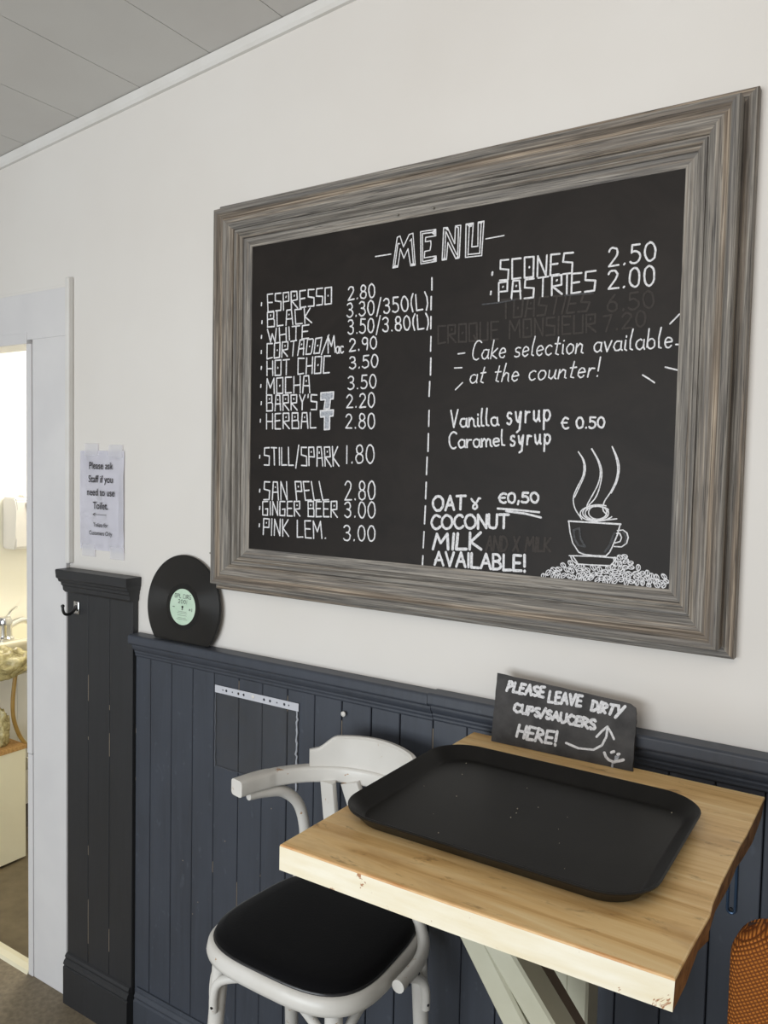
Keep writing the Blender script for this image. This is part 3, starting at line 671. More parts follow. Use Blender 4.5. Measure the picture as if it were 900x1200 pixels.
# faint wiped lines that still show through
G = dict(mat='ghost', dy=-.0002)
run('wiped_line', 'TOASTIES', BLK, Z4, (255, 300), (545, 275), (255, 237), (565, 215), .004, **G); run('wiped_line', '6.50', BLK, Z4, (615, 277), (775, 262), (615, 222), (770, 205), .004, **G)
run('wiped_line', 'CROQUE MONSIEUR', BLK, Z4, (40, 385), (575, 345), (40, 325), (575, 285), .004, **G); run('wiped_line', '7.20', BLK, Z4, (600, 345), (745, 325), (600, 292), (745, 272), .004, **G)
run('wiped_line', 'AND X MILK', RND, Z5, (310, 765), (605, 768), (315, 698), (610, 706), .005, **G)
each('chalk_smear', Z4, [[(190, 252), (245, 246), (300, 236)], [(470, 222), (565, 212)]], .003, 'smear')
each('chalk_smear', Z6, [[(325, 545), (355, 535), (362, 590), (385, 632), (350, 625), (330, 590), (325, 545)], [(318, 610), (345, 655), (380, 668)], [(540, 560), (515, 625), (490, 660)], [(528, 600), (505, 645)], [(585, 555), (602, 580), (596, 612)]], .004, 'smear')
# steaming cup on a saucer of coffee beans
bm = bmesh.new(); DW = .0025
def el(cx, cy, rx, ry, a0=0, a1=360, n=28): return arc(cx, cy, rx, ry, a0, a1, n)
cup = [[(297, 499), (430, 507), (574, 516)], [(300, 503), (306, 555), (320, 612), (352, 662), (378, 673), (440, 680), (495, 682)], [(570, 518), (556, 570), (530, 632), (515, 662), (495, 682)], [(298, 497), (574, 513)],
 [(556, 548), (585, 545), (606, 560), (613, 585), (604, 615), (578, 634), (540, 632)], [(552, 563), (568, 562), (578, 585), (570, 606), (545, 613)],
 [(302, 680), (420, 683), (548, 692)], [(310, 684), (318, 705), (345, 725)], [(345, 724), (430, 730), (520, 733)], [(548, 692), (536, 715), (518, 733)], [(322, 685), (345, 718)],
 el(448, 456, 62, 36, 0, 360), el(455, 454, 82, 42, 30, 300), el(440, 458, 80, 40, 60, 330), el(452, 452, 48, 36, 0, 360), [(395, 490), (440, 500), (500, 492), (552, 486)], [(478, 425), (482, 445), (502, 466)],
 catmull([(350, 132), (372, 170), (380, 215), (372, 265), (342, 325), (324, 375), (332, 430), (368, 488)], 5), catmull([(352, 135), (378, 175), (387, 215), (380, 262), (352, 325), (330, 372)], 5),
 catmull([(420, 117), (452, 178), (466, 240), (455, 300), (425, 360), (398, 410), (396, 440)], 5), catmull([(422, 117), (460, 185), (474, 245), (462, 320), (440, 375), (405, 415)], 5),
 catmull([(528, 105), (548, 160), (558, 222), (548, 285), (520, 345), (490, 390), (480, 420)], 5), catmull([(530, 107), (556, 165), (566, 222), (553, 290), (523, 350)], 5)]
strokes(bm, Z6, cup[:6], DW); put(bm, 'cup_drawing'); bm = bmesh.new(); strokes(bm, Z6, cup[6:11], DW); put(bm, 'saucer_drawing'); bm = bmesh.new(); strokes(bm, Z6, cup[11:17], DW); put(bm, 'crema_swirl_drawing')
for q in (17, 19, 21):
    bm = bmesh.new(); strokes(bm, Z6, cup[q:q + 2], DW); put(bm, 'steam_drawing')
bm = bmesh.new()
random.seed(3); cand = []
top = lambda x: 770 - (x - 150) * .42 if x < 320 else (722 if x < 545 else (672 if x < 595 else (690 + (x - 595) * .60 if x < 720 else 772 + (x - 720) * .1)))
bot = lambda x: 790 + (x - 150) * .085
for _ in range(9000):
    x = random.uniform(158, 816); y = random.uniform(top(x) + 8, bot(x))
    if 318 < x < 535 and y < 740: continue
    if all((x - a) ** 2 + ((y - b) * 1.25) ** 2 > 25 ** 2 for a, b in cand): cand.append((x, y))
for x, y in cand:
    a = random.uniform(0, PI); rx, ry = random.uniform(14, 17.5), random.uniform(9.5, 12)
    R = lambda p: (x + p[0] * math.cos(a) - p[1] * math.sin(a), y + p[0] * math.sin(a) + p[1] * math.cos(a))
    strokes(bm, Z6, [[R(p) for p in arc(0, 0, rx, ry, 0, 360, 12)], [R(p) for p in ((-rx, 1), (-rx * .3, -3), (rx * .3, 3), (rx, -1))]], .0018)
put(bm, 'coffee_bean_drawing', 'chalk', .0001)

# ================================================================== RECORD ON THE LEDGE
rec = empty('vinyl_record', (-1.625, -.016, 1.215), 'black vinyl record with a pale mint label standing on the panelling ledge', 'record')
RR, RC = .1425, Vector((-1.625, -.0165, 1.3125)); cut = -(RC.z - 1.216)
RM = Matrix.Translation(RC - rec.location) @ Matrix.Rotation(math.radians(-3.5), 4, 'X') @ BASE
def cutdisc(bm, r0, r1, z0, z1, n=120):
    a0 = math.asin(cut / r1) if r1 > -cut else None
    outer = []
    for k in range(n):
        a = 2 * PI * k / n; p = Vector((r1 * math.cos(a), r1 * math.sin(a)))
        if p.y < cut: p = Vector((p.x, cut))
        outer.append(p)
    top_ = [bm.verts.new((p.x, p.y, z1)) for p in outer]; bo_ = [bm.verts.new((p.x, p.y, z0)) for p in outer]
    bm.faces.new(top_); bm.faces.new(bo_[::-1])
    for k in range(n): bm.faces.new((bo_[k], bo_[(k + 1) % n], top_[(k + 1) % n], top_[k]))
bm = bmesh.new(); cutdisc(bm, 0, RR, -.0010, .0006); o = link('disc_rim', bm, M['record_rim'], rec); o.matrix_local = RM
bm = bmesh.new(); cutdisc(bm, 0, RR - .004, .0006, .0012); o = link('grooved_disc', bm, M['record'], rec); o.matrix_local = RM
def flatdisc(bm, r, z, n=64): bm.faces.new([bm.verts.new((r * math.cos(2 * PI * k / n), r * math.sin(2 * PI * k / n), z)) for k in range(n)])
bm = bmesh.new(); lathe(bm, [(.064, .0012), (.064, .0015), (.0, .00151)][:2], 64); o = link('smooth_band', bm, M['record_rim'], rec); o.matrix_local = RM
bm = bmesh.new(); lathe(bm, [(.0495, .0015), (.0495, .0019)], 64); lab = link('paper_label', bm, M['mint'], rec); lab.matrix_local = RM
bm = bmesh.new()
def rtext(bm, s, font, x0, x1, y0, y1, w, gap=.2):
    st, W_ = layout(s, font, gap); q = quadmap((x0, y0), (x1, y0), (x0, y1), (x1, y1))
    for p in st: ribbon(bm, [q(x / W_, y) for x, y in p], w)
rtext(bm, 'OPL', BLK, -.031, -.007, .0240, .0345, .0013); rtext(bm, 'CIRG', BLK, .002, .031, .0240, .0345, .0013); rtext(bm, '2001', BLK, -.017, .017, .0095, .0195, .0014)
rtext(bm, '6', BLK, -.002, .002, -.008, -.002, .0016); rtext(bm, 'A', BLK, .026, .031, -.008, -.003, .0012); rtext(bm, '1', BLK, .036, .038, -.009, -.001, .0016)
o = plane_obj('label_print', bm, M['ink'], Matrix.Translation((0, 0, .0021)), lab)
bm = bmesh.new()
for y, a in ((-.013, .016), (-.017, .019), (-.023, .018), (-.030, .015), (-.034, .021)): ribbon(bm, [(-a, y), (a, y)], .0011)
ribbon(bm, [(-.037, -.002), (-.031, -.002)], .003); o = plane_obj('small_print', bm, M['ink_grey'], Matrix.Translation((0, 0, .0021)), lab)
bm = bmesh.new(); lathe(bm, [(.0036, .0018), (.0036, .0023)], 16); o = link('spindle_hole', bm, M['black_hole'], lab); 

# ================================================================== TOILET NOTICE
nx0, nx1, nz0, nz1 = -2.092, -1.888, 1.440, 1.738
notice = empty('paper_notice', ((nx0 + nx1) / 2, 0, (nz0 + nz1) / 2), 'white printed paper notice about the toilet taped to the wall above the charcoal post', 'notice')
bm = bmesh.new(); n = 8; vs = [[None] * (n + 1) for _ in range(n + 1)]
for i in range(n + 1):
    for j in range(n + 1):
        u, v = i / n, j / n
        vs[i][j] = bm.verts.new((nx0 + (nx1 - nx0) * u, -.0022 - .0016 * abs(math.sin(u * 5 + v * 3)) - (.003 if i == n and 1 < j < n - 1 else 0), nz0 + (nz1 - nz0) * v))
for i in range(n):
    for j in range(n): bm.faces.new((vs[i][j], vs[i + 1][j], vs[i + 1][j + 1], vs[i][j + 1]))
r = bmesh.ops.solidify(bm, geom=bm.faces[:], thickness=.0004)
sheet = link('sheet', bm, M['paper'], notice, smooth=True); sheet.location = -notice.location
def tape(x, z, w, h):
    bm = bmesh.new(); box(bm, x - w / 2, x + w / 2, -.0050, -.0004, z - h / 2, z + h / 2, .0006, 1); o = link('tape', bm, M['tape'], notice); o.location = -notice.location
mt_, nt_, b_ = base('clear_tape', .25); b_.inputs['Base Color'].default_value = rgba((242, 241, 246)); M['tape'] = mt_
mx_ = nd(nt_, 'ShaderNodeMixShader'); tr_ = nd(nt_, 'ShaderNodeBsdfTransparent'); mx_.inputs[0].default_value = .35
nt_.links.new(tr_.outputs[0], mx_.inputs[1]); nt_.links.new(b_.outputs[0], mx_.inputs[2]); nt_.links.new(mx_.outputs[0], nt_.nodes['Material Output'].inputs[0])
for x, z in ((-2.036, 1.742), (-1.926, 1.738), (-2.050, 1.437), (-1.918, 1.436)): tape(x, z, .062, .036)
ntxt = bmesh.new()
def font_text(bm, s, cx, z, size):
    cu = bpy.data.curves.new('t', 'FONT'); cu.body = s; cu.size = size; cu.align_x = 'CENTER'; cu.extrude = 0; cu.offset = size * .008
    ob = bpy.data.objects.new('t', cu); COL.objects.link(ob); bpy.context.view_layer.update()
    me = bpy.data.meshes.new_from_object(ob.evaluated_get(bpy.context.evaluated_depsgraph_get()))
    k = len(bm.verts); bm.from_mesh(me); bm.verts.ensure_lookup_table()
    for v in bm.verts[k:]: v.co = Vector((cx + v.co.x * .95, v.co.y * 1.05 + z, 0))
    bpy.data.objects.remove(ob); bpy.data.curves.remove(cu); bpy.data.meshes.remove(me)
ncx = -1.988
for s, z, sz in (('Please ask', 1.6835, .0285), ('Staff if you', 1.6435, .0285), ('need to use', 1.604, .0285), ('Toilet.', 1.564, .0285), ('Toilets for', 1.510, .0165), ('Customers Only', 1.4855, .0165)): font_text(ntxt, s, ncx - .003, z, sz)
ribbon(ntxt, [(ncx - .038, 1.547), (ncx + .024, 1.547)], .0013); ribbon(ntxt, [(ncx - .028, 1.5515), (ncx - .038, 1.547), (ncx - .028, 1.5425)], .0013)
o = plane_obj('printed_text', ntxt, M['ink'], Matrix.Translation((0, -.0066, 0)) @ BASE, sheet)

# ================================================================== PLASTIC POCKET ON THE PANELLING
sx0, sx1, sz1, sz0 = -1.500, -1.214, 1.118, .897
pocket = empty('punched_pocket', ((sx0 + sx1) / 2, -.016, (sz0 + sz1) / 2), 'clear plastic punched pocket with a white hole strip fixed flat on the navy panelling', 'plastic pocket')
bm = bmesh.new(); n = 14; g = [[bm.verts.new((sx0 + (sx1 - sx0) * i / n, -.0158 - .0018 * (math.sin(i * 1.3 + j * .7) * .5 + .5) * (j < n), sz0 + (sz1 - .018 - sz0) * j / n)) for j in range(n + 1)] for i in range(n + 1)]
for i in range(n):
    for j in range(n): bm.faces.new((g[i][j], g[i + 1][j], g[i + 1][j + 1], g[i][j + 1]))
bmesh.ops.solidify(bm, geom=bm.faces[:], thickness=.0003)
o = link('clear_film', bm, M['film'], pocket, smooth=True); o.location = -pocket.location
# strip with real punched holes
bm = bmesh.new(); zc = sz1 - .010
loops = [[(sx0, sz1 - .020), (sx1, sz1 - .020), (sx1, sz1), (sx0, sz1)]]
for k, (t, rr) in enumerate(((.10, .0022), (.145, .0036), (.22, .0022), (.295, .0036), (.36, .0036), (.605, .0036), (.675, .0036), (.755, .0022), (.84, .0036), (.89, .0022))):
    cx = sx0 + (sx1 - sx0) * t; loops.append([(cx + rr * math.cos(2 * PI * q / 12), zc + rr * math.sin(2 * PI * q / 12)) for q in range(12)])
ed = []
for lp in loops:
    vv = [bm.verts.new((x, -.0172, z)) for x, z in lp]
    for q in range(len(vv)): ed.append(bm.edges.new((vv[q], vv[(q + 1) % len(vv)])))
bmesh.ops.triangle_fill(bm, use_beauty=True, use_dissolve=False, edges=ed)
for f in [f for f in bm.faces if any(all((v.co.x - sum(p[0] for p in lp) / 12) ** 2 + (v.co.z - zc) ** 2 < .004 ** 2 for v in f.verts) for lp in loops[1:])]: bm.faces.remove(f)
ex = bmesh.ops.extrude_face_region(bm, geom=bm.faces[:])
bmesh.ops.translate(bm, vec=(0, .0006, 0), verts=[v for v in ex['geom'] if isinstance(v, bmesh.types.BMVert)])
stp = link('hole_strip', bm, M['strip'], pocket); stp.location = -pocket.location
bm = bmesh.new(); lathe(bm, [(.0048, 0), (.0048, .002), (.002, .003)], 12, Matrix.Translation((sx0 + (sx1 - sx0) * .475, -.0165, zc + .001)) @ Matrix.Rotation(PI / 2, 4, 'X')); o = link('pin_head', bm, M['white_plastic'], pocket); o.location = -pocket.location
bm = bmesh.new(); tube(bm, [(sx1 - .004 + .0022 * math.sin(k * 1.9) * math.cos(k * .7), -.0175 - .0012 * math.sin(k * 2.3), sz0 + (sz1 - .02 - sz0) * k / 30) for k in range(31)], lambda t: .0016 + .0012 * abs(math.sin(t * 23)), 6); o = link('crinkled_fold', bm, M['fold'] if 'fold' in M else plain('highlight_toned_fold', (176, 180, 188), .2), pocket, smooth=True); o.location = -pocket.location  # pale colour paints the highlight along the glossy folded edge
bm = bmesh.new(); tube(bm, [(sx0 + .002 + .001 * math.sin(k * 1.7), -.0172, sz0 + (sz1 - .02 - sz0) * k / 20) for k in range(21)], lambda t: .0006 + .0009 * abs(math.sin(t * 5 + 1.2)), 6); o = link('folded_edge', bm, plain('dull_plastic_fold', (104, 108, 116), .25), pocket, smooth=True); o.location = -pocket.location
bm = bmesh.new(); tube(bm, [(sx0 + .002 + (sx1 - sx0 - .004) * k / 20, -.0172, sz0 + .001 + .0006 * math.sin(k * 1.1)) for k in range(21)], lambda t: .0005 + .0005 * abs(math.sin(t * 7)), 6); o = link('folded_edge', bm, plain('dull_plastic_hem', (92, 96, 104), .25), pocket, smooth=True); o.location = -pocket.location
# nail in the panelling
p = on_y(404, 836, -.015)
bm = bmesh.new(); lathe(bm, [(.0022, 0), (.0022, .004), (.0062, .0045), (.0064, .0075), (.004, .0095), (.001, .010)], 14, Matrix.Rotation(PI / 2, 4, 'X'))
tag(link('wall_pin', bm, M['white_plastic'], smooth=True, loc=(p.x, -.0145, p.z)), 'small round white pin pushed into the navy panelling above the chair back', 'pin')

# ================================================================== COAT HOOK
hp = on_y(90.5, 712, -.022)
hook = empty('coat_hook', (hp.x, -.022, hp.z), 'small chrome coat hook screwed near the top of the charcoal post', 'hook')
bm = bmesh.new(); box(bm, -.013, .013, -.0045, 0, -.020, .020, .003, 3); link('back_plate', bm, M['chrome'], hook, smooth=True)
bm = bmesh.new(); tube(bm, catmull([(0, -.003, .006), (0, -.010, -.006), (0, -.026, -.016), (0, -.042, -.014), (0, -.049, -.002), (0, -.050, .010)], 6), lambda t: .0052 - .0014 * t, 10)
bmesh.ops.create_uvsphere(bm, u_segments=12, v_segments=8, radius=.0056, matrix=Matrix.Translation((0, -.050, .011))); link('hook_arm', bm, M['steel_dark'], hook, smooth=True)
for z in (-.013, .014):
    bm = bmesh.new(); lathe(bm, [(.0028, 0), (.0022, .0015)], 10, Matrix.Translation((0, -.0045, z)) @ Matrix.Rotation(PI / 2, 4, 'X')); link('screw', bm, M['chrome'], hook)

# ================================================================== TABLE
TZ = 1.16
table = empty('cafe_table', (-.44, -.36, 0), 'small tall wooden table with a pine top and chipped cream front edge', 'table')
EDGE = [(896, 935), (884, 960), (876, 977), (868, 990), (856, 1014), (846, 1034), (836, 1058), (833, 1072), (826, 1084), (810, 1112), (794, 1141)]
re = [on_z(u, v, TZ) for u, v in EDGE]
re = [Vector((p.x, p.y)) for p in re]; re[0].y = -.062; re[-1].y = -.655
lx0, lx1 = -.714, -.719
outline = [Vector((lx1, -.668))] + [Vector((-.45, -.664))] + re[::-1] + [Vector((-.44, -.060)), Vector((lx0, -.058))]
TH = .038
bm = bmesh.new(); topv = [bm.verts.new((p.x, p.y, TZ)) for p in outline]; botv = []
for i, p in enumerate(outline):
    d = 0
    if 2 <= i <= 12: d = .004 + .003 * math.sin(i * 2.1)          # undercut live edge
    botv.append(bm.verts.new((p.x - d, p.y, TZ - TH + (.006 * math.sin(i * 1.7) if 3 <= i <= 11 else 0))))
ft = bm.faces.new(topv); fb = bm.faces.new(botv[::-1]); ft.material_index = 0; fb.material_index = 1
n = len(outline)
for i in range(n):
    f = bm.faces.new((topv[i], botv[i], botv[(i + 1) % n], topv[(i + 1) % n]))
    f.material_index = 1 if i in (0, 1) else (2 if 2 <= i < 12 else (0 if i == 12 else 1))
bmesh.ops.recalc_face_normals(bm, faces=bm.faces)
es = [e for e in bm.edges if any(f is ft for f in e.link_faces)]
bv = bmesh.ops.bevel(bm, geom=es, offset=.003, segments=2, affect='EDGES', profile=.55)
for f in bv['faces']:
    c = f.calc_center_median()
    f.material_index = 3 if c.y < -.64 else 0
tt = link('tabletop', bm, [M['pine'], M['cream_edge'], M['end_grain'], M['arris']], table); tt.location = -table.location
def board_leg(name, p0, p1, w, d, mats, label=None):
    """rectangular board between two points; w across (x), d deep (y)"""
    bm = bmesh.new(); p0, p1 = Vector(p0), Vector(p1); t = (p1 - p0).normalized(); s = Vector((t.z, 0, -t.x)).normalized() if abs(t.y) < .5 else Vector((1, 0, 0))
    if s.x < 0: s = -s
    q = t.cross(s)
    rings = []
    for p in (p0, p1): rings.append([bm.verts.new(p + s * a * w / 2 + q * b * d / 2) for a, b in ((-1, -1), (1, -1), (1, 1), (-1, 1))])
    fs = [bm.faces.new(rings[0]), bm.faces.new(rings[1][::-1])]
    for k in range(4): fs.append(bm.faces.new((rings[0][k], rings[0][(k + 1) % 4], rings[1][(k + 1) % 4], rings[1][k])))
    bmesh.ops.bevel(bm, geom=bm.edges[:], offset=.004, segments=1, affect='EDGES')
    o = link(name, bm, mats, table); o.location = -table.location
    return o
# leaning pair of boards and the upright pair
yA = -.44
def leg_at(u0, v0, u1, v1, y): 
    a = on_y(u0, v0, y); b = on_y(u1, v1, y); d = (b - a) / (a.z - b.z)
    return a + d * (a.z - (TZ - TH)), a + d * (a.z - 0.02)
a, b = leg_at(571, 1112, 615, 1200, yA); board_leg('slanted_leg', a, b, .040, .05, M['sage'])
a, b = leg_at(602, 1122, 648, 1200, yA); board_leg('slanted_leg', a, b, .040, .05, M['sage'])
a, b = leg_at(626, 1128, 668, 1200, yA + .04); board_leg('shaded_leg_side', a, b, .034, .03, M['leg_shade'])  # extra board painted as the shaded side of the slanted legs
yB_ = -.24
for u, w in ((660, .040), (682, .040)):
    p = on_y(u, 1170, yB_); board_leg('upright_leg', (p.x, yB_, TZ - TH), (p.x, yB_, .02), w - .002, .06, M['sage'])
bm = bmesh.new(); box(bm, -.66, -.10, -.47, -.41, .0, .045, .004); box(bm, -.44, -.36, -.41, -.10, 0, .045, .004); o = link('foot', bm, M['sage'], table); o.location = -table.location
bm = bmesh.new(); box(bm, -.60, -.22, -.50, -.16, TZ - TH - .02, TZ - TH, .003); o = link('under_frame', bm, M['sage'], table); o.location = -table.location

# ================================================================== TRAY
tray = empty('serving_tray', (-.465, -.384, TZ), 'large black rectangular serving tray with rounded corners on the pine table', 'tray')
TW, TD = .474, .378
def ring(w, d, r, z, n=10): return [Vector((x, y, z)) for x, y in rrect(w, d, r, n)]
def loft(bm, rings, close0=True, close1=True):
    R_ = [[bm.verts.new(p) for p in r] for r in rings]; n = len(R_[0])
    for i in range(len(R_) - 1):
        for k in range(n): bm.faces.new((R_[i][k], R_[i][(k + 1) % n], R_[i + 1][(k + 1) % n], R_[i + 1][k]))
    if close0: bm.faces.new(R_[0][::-1])
    if close1: bm.faces.new(R_[-1])
bm = bmesh.new()
loft(bm, [ring(TW - .05, TD - .05, .05, .0005), ring(TW - .042, TD - .042, .053, .0015), ring(TW - .012, TD - .012, .066, .018), ring(TW, TD, .072, .0215), ring(TW + .001, TD + .001, .0725, .0235), ring(TW - .003, TD - .003, .071, .0250), ring(TW - .010, TD - .010, .067, .0235), ring(TW - .040, TD - .040, .054, .0062), ring(TW - .052, TD - .052, .048, .0040)], True, False)
rimo = link('tray_body', bm, M['tray'], tray, smooth=50)
bm = bmesh.new(); loft(bm, [ring(TW - .052, TD - .052, .048, .0040), ring(TW - .06, TD - .06, .045, .0036)], False, True); link('tray_base', bm, M['tray'], tray, smooth=50)
bm = bmesh.new(); random.seed(11)
for _ in range(16):
    x, y = random.uniform(-.19, .19), random.uniform(-.15, .15); bmesh.ops.create_icosphere(bm, subdivisions=1, radius=random.uniform(.0005, .0011), matrix=Matrix.Translation((x, y, .0050)))
cr = link('crumbs', bm, plain('pale_crumb', (190, 180, 160), .8)); cr.location = tray.location; cr['kind'] = 'stuff'; tag(cr, 'pale specks of crumbs scattered over the black tray', 'crumbs')

# ================================================================== SLATE SIGN
sb0, sb1 = Vector((-.659, -.0905, TZ + .0005)), Vector((-.379, -.0855, TZ + .0005))
st0 = on_y(583, 789, -.046); st1 = on_y(746, 826, -.040)
ux = (sb1 - sb0).normalized(); up_ = ((st0 - sb0) + (st1 - sb1)); up_ = (up_ - ux * up_.dot(ux)).normalized(); un = ux.cross(up_)   # un faces the room (-y)
if un.y > 0: un = -un
slate = empty('slate_sign', (sb0 + sb1) / 2, 'small dark slate sign handwritten in white leaning against the wall on the table', 'sign')
def sl2(u, v):   # pixel -> slate plane coordinates
    r = ray(u, v); t = (sb0 - CAMP).dot(un) / r.dot(un); p = CAMP + r * t - sb0
    return Vector((p.dot(ux), p.dot(up_)))
SMX = Matrix.Identity(4)
for i in range(3): SMX[i][0] = ux[i]; SMX[i][1] = up_[i]; SMX[i][2] = un[i]; SMX[i][3] = (sb0 - slate.location)[i]
corner = [sl2(575, 870), sl2(741, 906), sl2(746, 836), sl2(744.5, 829), sl2(739, 824.3), sl2(583, 788.5)]
corner[0].y = 0; corner[1].y = 0
ol = []
for i, c in enumerate(corner):
    d = corner[(i + 1) % len(corner)]; k = 14 if (c - d).length > .05 else 1
    for q in range(k): ol.append(c.lerp(d, q / k) + Vector((random.uniform(-.0006, .0006), random.uniform(-.0006, .0006) if i != 0 else 0)))
bm = bmesh.new(); prism(bm, [(p.x, p.y, 0) for p in ol], (0, 0, -.006))
so = link('slate_plate', bm, M['slate'], slate); so.matrix_local = SMX
Zs = lambda u, v: sl2(560 + u / 4.5, 780 + v / 4.5)
bm = bmesh.new(); PW = .0058; random.seed(5)
for s, b0, b1, t0, t1 in (('PLEASE', (152, 133), (345, 166), (166, 85), (355, 116)), ('LEAVE', (372, 190), (545, 216), (380, 134), (552, 160)), ('DIRTY', (598, 236), (745, 268), (608, 186), (775, 216)), ('CUPS/SAUCERS', (190, 240), (615, 336), (197, 200), (622, 288)), ('HERE!', (205, 374), (412, 420), (222, 312), (425, 354))):
    text(bm, s, RND, Zs, b0, b1, t0, t1, PW, .17, .0009)
strokes(bm, Zs, [[(465, 408), (530, 436), (610, 444), (655, 420), (678, 375), (684, 325)], [(626, 376), (655, 345), (684, 322), (702, 352), (718, 388)]], .0042)
strokes(bm, Zs, [[(704, 458), (718, 453)], [(738, 468), (746, 466)], [(668, 460), (676, 482), (692, 498), (715, 508), (745, 503), (768, 497)]], .0052)
plane_obj('handwriting', bm, M['chalk'], Matrix.Translation((0, 0, .0005)), so)
bm = bmesh.new(); strokes(bm, Zs, [[(712, 512), (708, 535), (716, 548)], [(728, 480), (722, 512)], [(740, 478), (732, 498)]], .004); plane_obj('smudged_chalk', bm, M['chalk_soft'], Matrix.Translation((0, 0, .0003)), so)

# ================================================================== WHITE BENTWOOD CHAIR
CX, CY = -.978, -.235
chair = empty('bentwood_armchair', (CX, CY, 0), 'tall white bentwood armchair with chipped paint and a black seat pad by the navy panelling', 'chair')
def seat_outline(inset, n=64, z=0):
    hw, hd = .211 - inset, .197 - inset; out = []
    for k in range(n):
        a = 2 * PI * k / n; c, s = math.cos(a), math.sin(a); e = 2 / 3.4
        x = hw * math.copysign(abs(c) ** e, c); y = hd * math.copysign(abs(s) ** e, s)
        x *= 1 - .13 * (y / hd * .5 + .5)                         # narrower at the back
        out.append(Vector((x + .006, y + .004, z)))
    return out
bm = bmesh.new()
loft(bm, [seat_outline(.040, z=.702), seat_outline(.008, z=.699), seat_outline(.001, z=.703), seat_outline(-.001, z=.712), seat_outline(.002, z=.728), seat_outline(.008, z=.734), seat_outline(.022, z=.735), seat_outline(.040, z=.728)])
link('seat_frame', bm, M['chair'], chair, smooth=60)
bm = bmesh.new()
loft(bm, [seat_outline(.019, z=.727), seat_outline(.0135, z=.733), seat_outline(.013, z=.742), seat_outline(.017, z=.750), seat_outline(.030, z=.756), seat_outline(.06, z=.760), seat_outline(.11, z=.763), seat_outline(.16, z=.764)])
pad = link('seat_pad', bm, M['velvet'], chair, smooth=70)
bm = bmesh.new(); tube(bm, [*seat_outline(.0135, z=.7365), seat_outline(.0135, z=.7365)[0]], .0032, 8, up=(0, 0, 1), cap=False); link('piping', bm, M['vinyl_edge'], pad, smooth=True)
# legs
def leg(x0, y0, x1, y1, z0, name='leg'):
    bm = bmesh.new(); tube(bm, [(x0 + (x1 - x0) * t, y0 + (y1 - y0) * t, z0 * (1 - t)) for t in [k / 8 for k in range(9)]], lambda t: .0175 - .004 * t, 16); link(name, bm, M['chair'], chair, smooth=60)
FL, FR, BL, BR = (-.146, -.132), (.142, -.132), (-.160, .105), (.186, .105)
leg(*FL, FL[0] - .04, FL[1] - .03, .70); leg(*FR, FR[0] + .03, FR[1] - .03, .70); leg(*BL, BL[0] - .02, BL[1] + .05, .70); leg(*BR, BR[0] + .012, BR[1] + .05, .70)
def bracket(A, B, out):
    A, B, out = Vector((*A, 0)), Vector((*B, 0)), Vector((*out, 0)); d = (B - A).normalized()
    V3 = lambda z: Vector((0, 0, z))
    hp_ = [(.001, .023, .585), (.002, .024, .615), (.009, .023, .643), (.028, .018, .660), (.07, .008, .674), (.105, .000, .682)]
    pts = [A + d * i + out * j + V3(z) for i, j, z in hp_] + [B - d * i + out * j + V3(z) for i, j, z in hp_[::-1]]
    bm = bmesh.new(); tube(bm, catmull(pts, 6), .0095, 12); o = link('brace', bm, M['chair'], chair, smooth=60)
    for P in (A, B):
        bm = bmesh.new(); lathe(bm, [(.0032, 0), (.0028, .0018)], 10, Matrix.Translation(P + (d if P is A else -d) * .004 + out * .0315 + V3(.598)) @ out.to_track_quat('Z', 'Y').to_matrix().to_4x4())
        link('brace_screw', bm, M['steel_dark'], o)
bracket(FL, FR, (0, -1)); bracket(FR, BR, (.98, -.17)); bracket(FL, BL, (-1, 0)); bracket(BL, BR, (0, 1))
# arm bow: one bent piece, arm - back - arm
AXB = .043
half = [(-.178, -.060), (-.166, .0), (-.143, .052), (-.106, .098), (-.05, .136), (-.004, .152), (AXB, .157)]
bow = half + [(2 * AXB - x, y) for x, y in half[-2::-1]]
bm = bmesh.new(); sec = lambda t: [(a * (1.25 if t < .12 or t > .88 else 1.0), b) for a, b in rrect(.030, .036, .007, 3)]
sweep(bm, catmull([(x, y, 1.012) for x, y in bow], 6), sec); link('arm_bow', bm, M['chair'], chair, smooth=35)
# crest rail on the bow
bm = bmesh.new(); cp = [p for p in catmull([(x, y + .001, 1.03) for x, y in bow], 10) if abs(p.x - AXB) < .152]; n = len(cp)
hts = lambda t: (.036 + .004 * t / .05 if t < .05 else (.040 + .028 * math.sin((t - .05) / .11 * PI / 2) ** 1.4 if t < .16 else .068 + .005 * math.sin((t - .16) / .34 * PI / 2)))
rings = []
for i, p in enumerate(cp):
    t = i / (n - 1); t = t if t <= .5 else 1 - t; h = hts(t)
    q = (cp[min(i + 1, n - 1)] - cp[max(i - 1, 0)]).normalized(); sd = Vector((-q.y, q.x, 0))
    rings.append([bm.verts.new(p + sd * a + Vector((0, 0, b))) for a, b in ((-.008, -.002), (-.0085, h - .005), (-.004, h), (.004, h), (.0085, h - .005), (.008, -.002))])
for i in range(n - 1):
    for k in range(6): bm.faces.new((rings[i][k], rings[i][(k + 1) % 6], rings[i + 1][(k + 1) % 6], rings[i + 1][k]))
bm.faces.new(rings[0][::-1]); bm.faces.new(rings[-1]); link('crest_rail', bm, M['chair'], chair, smooth=35)
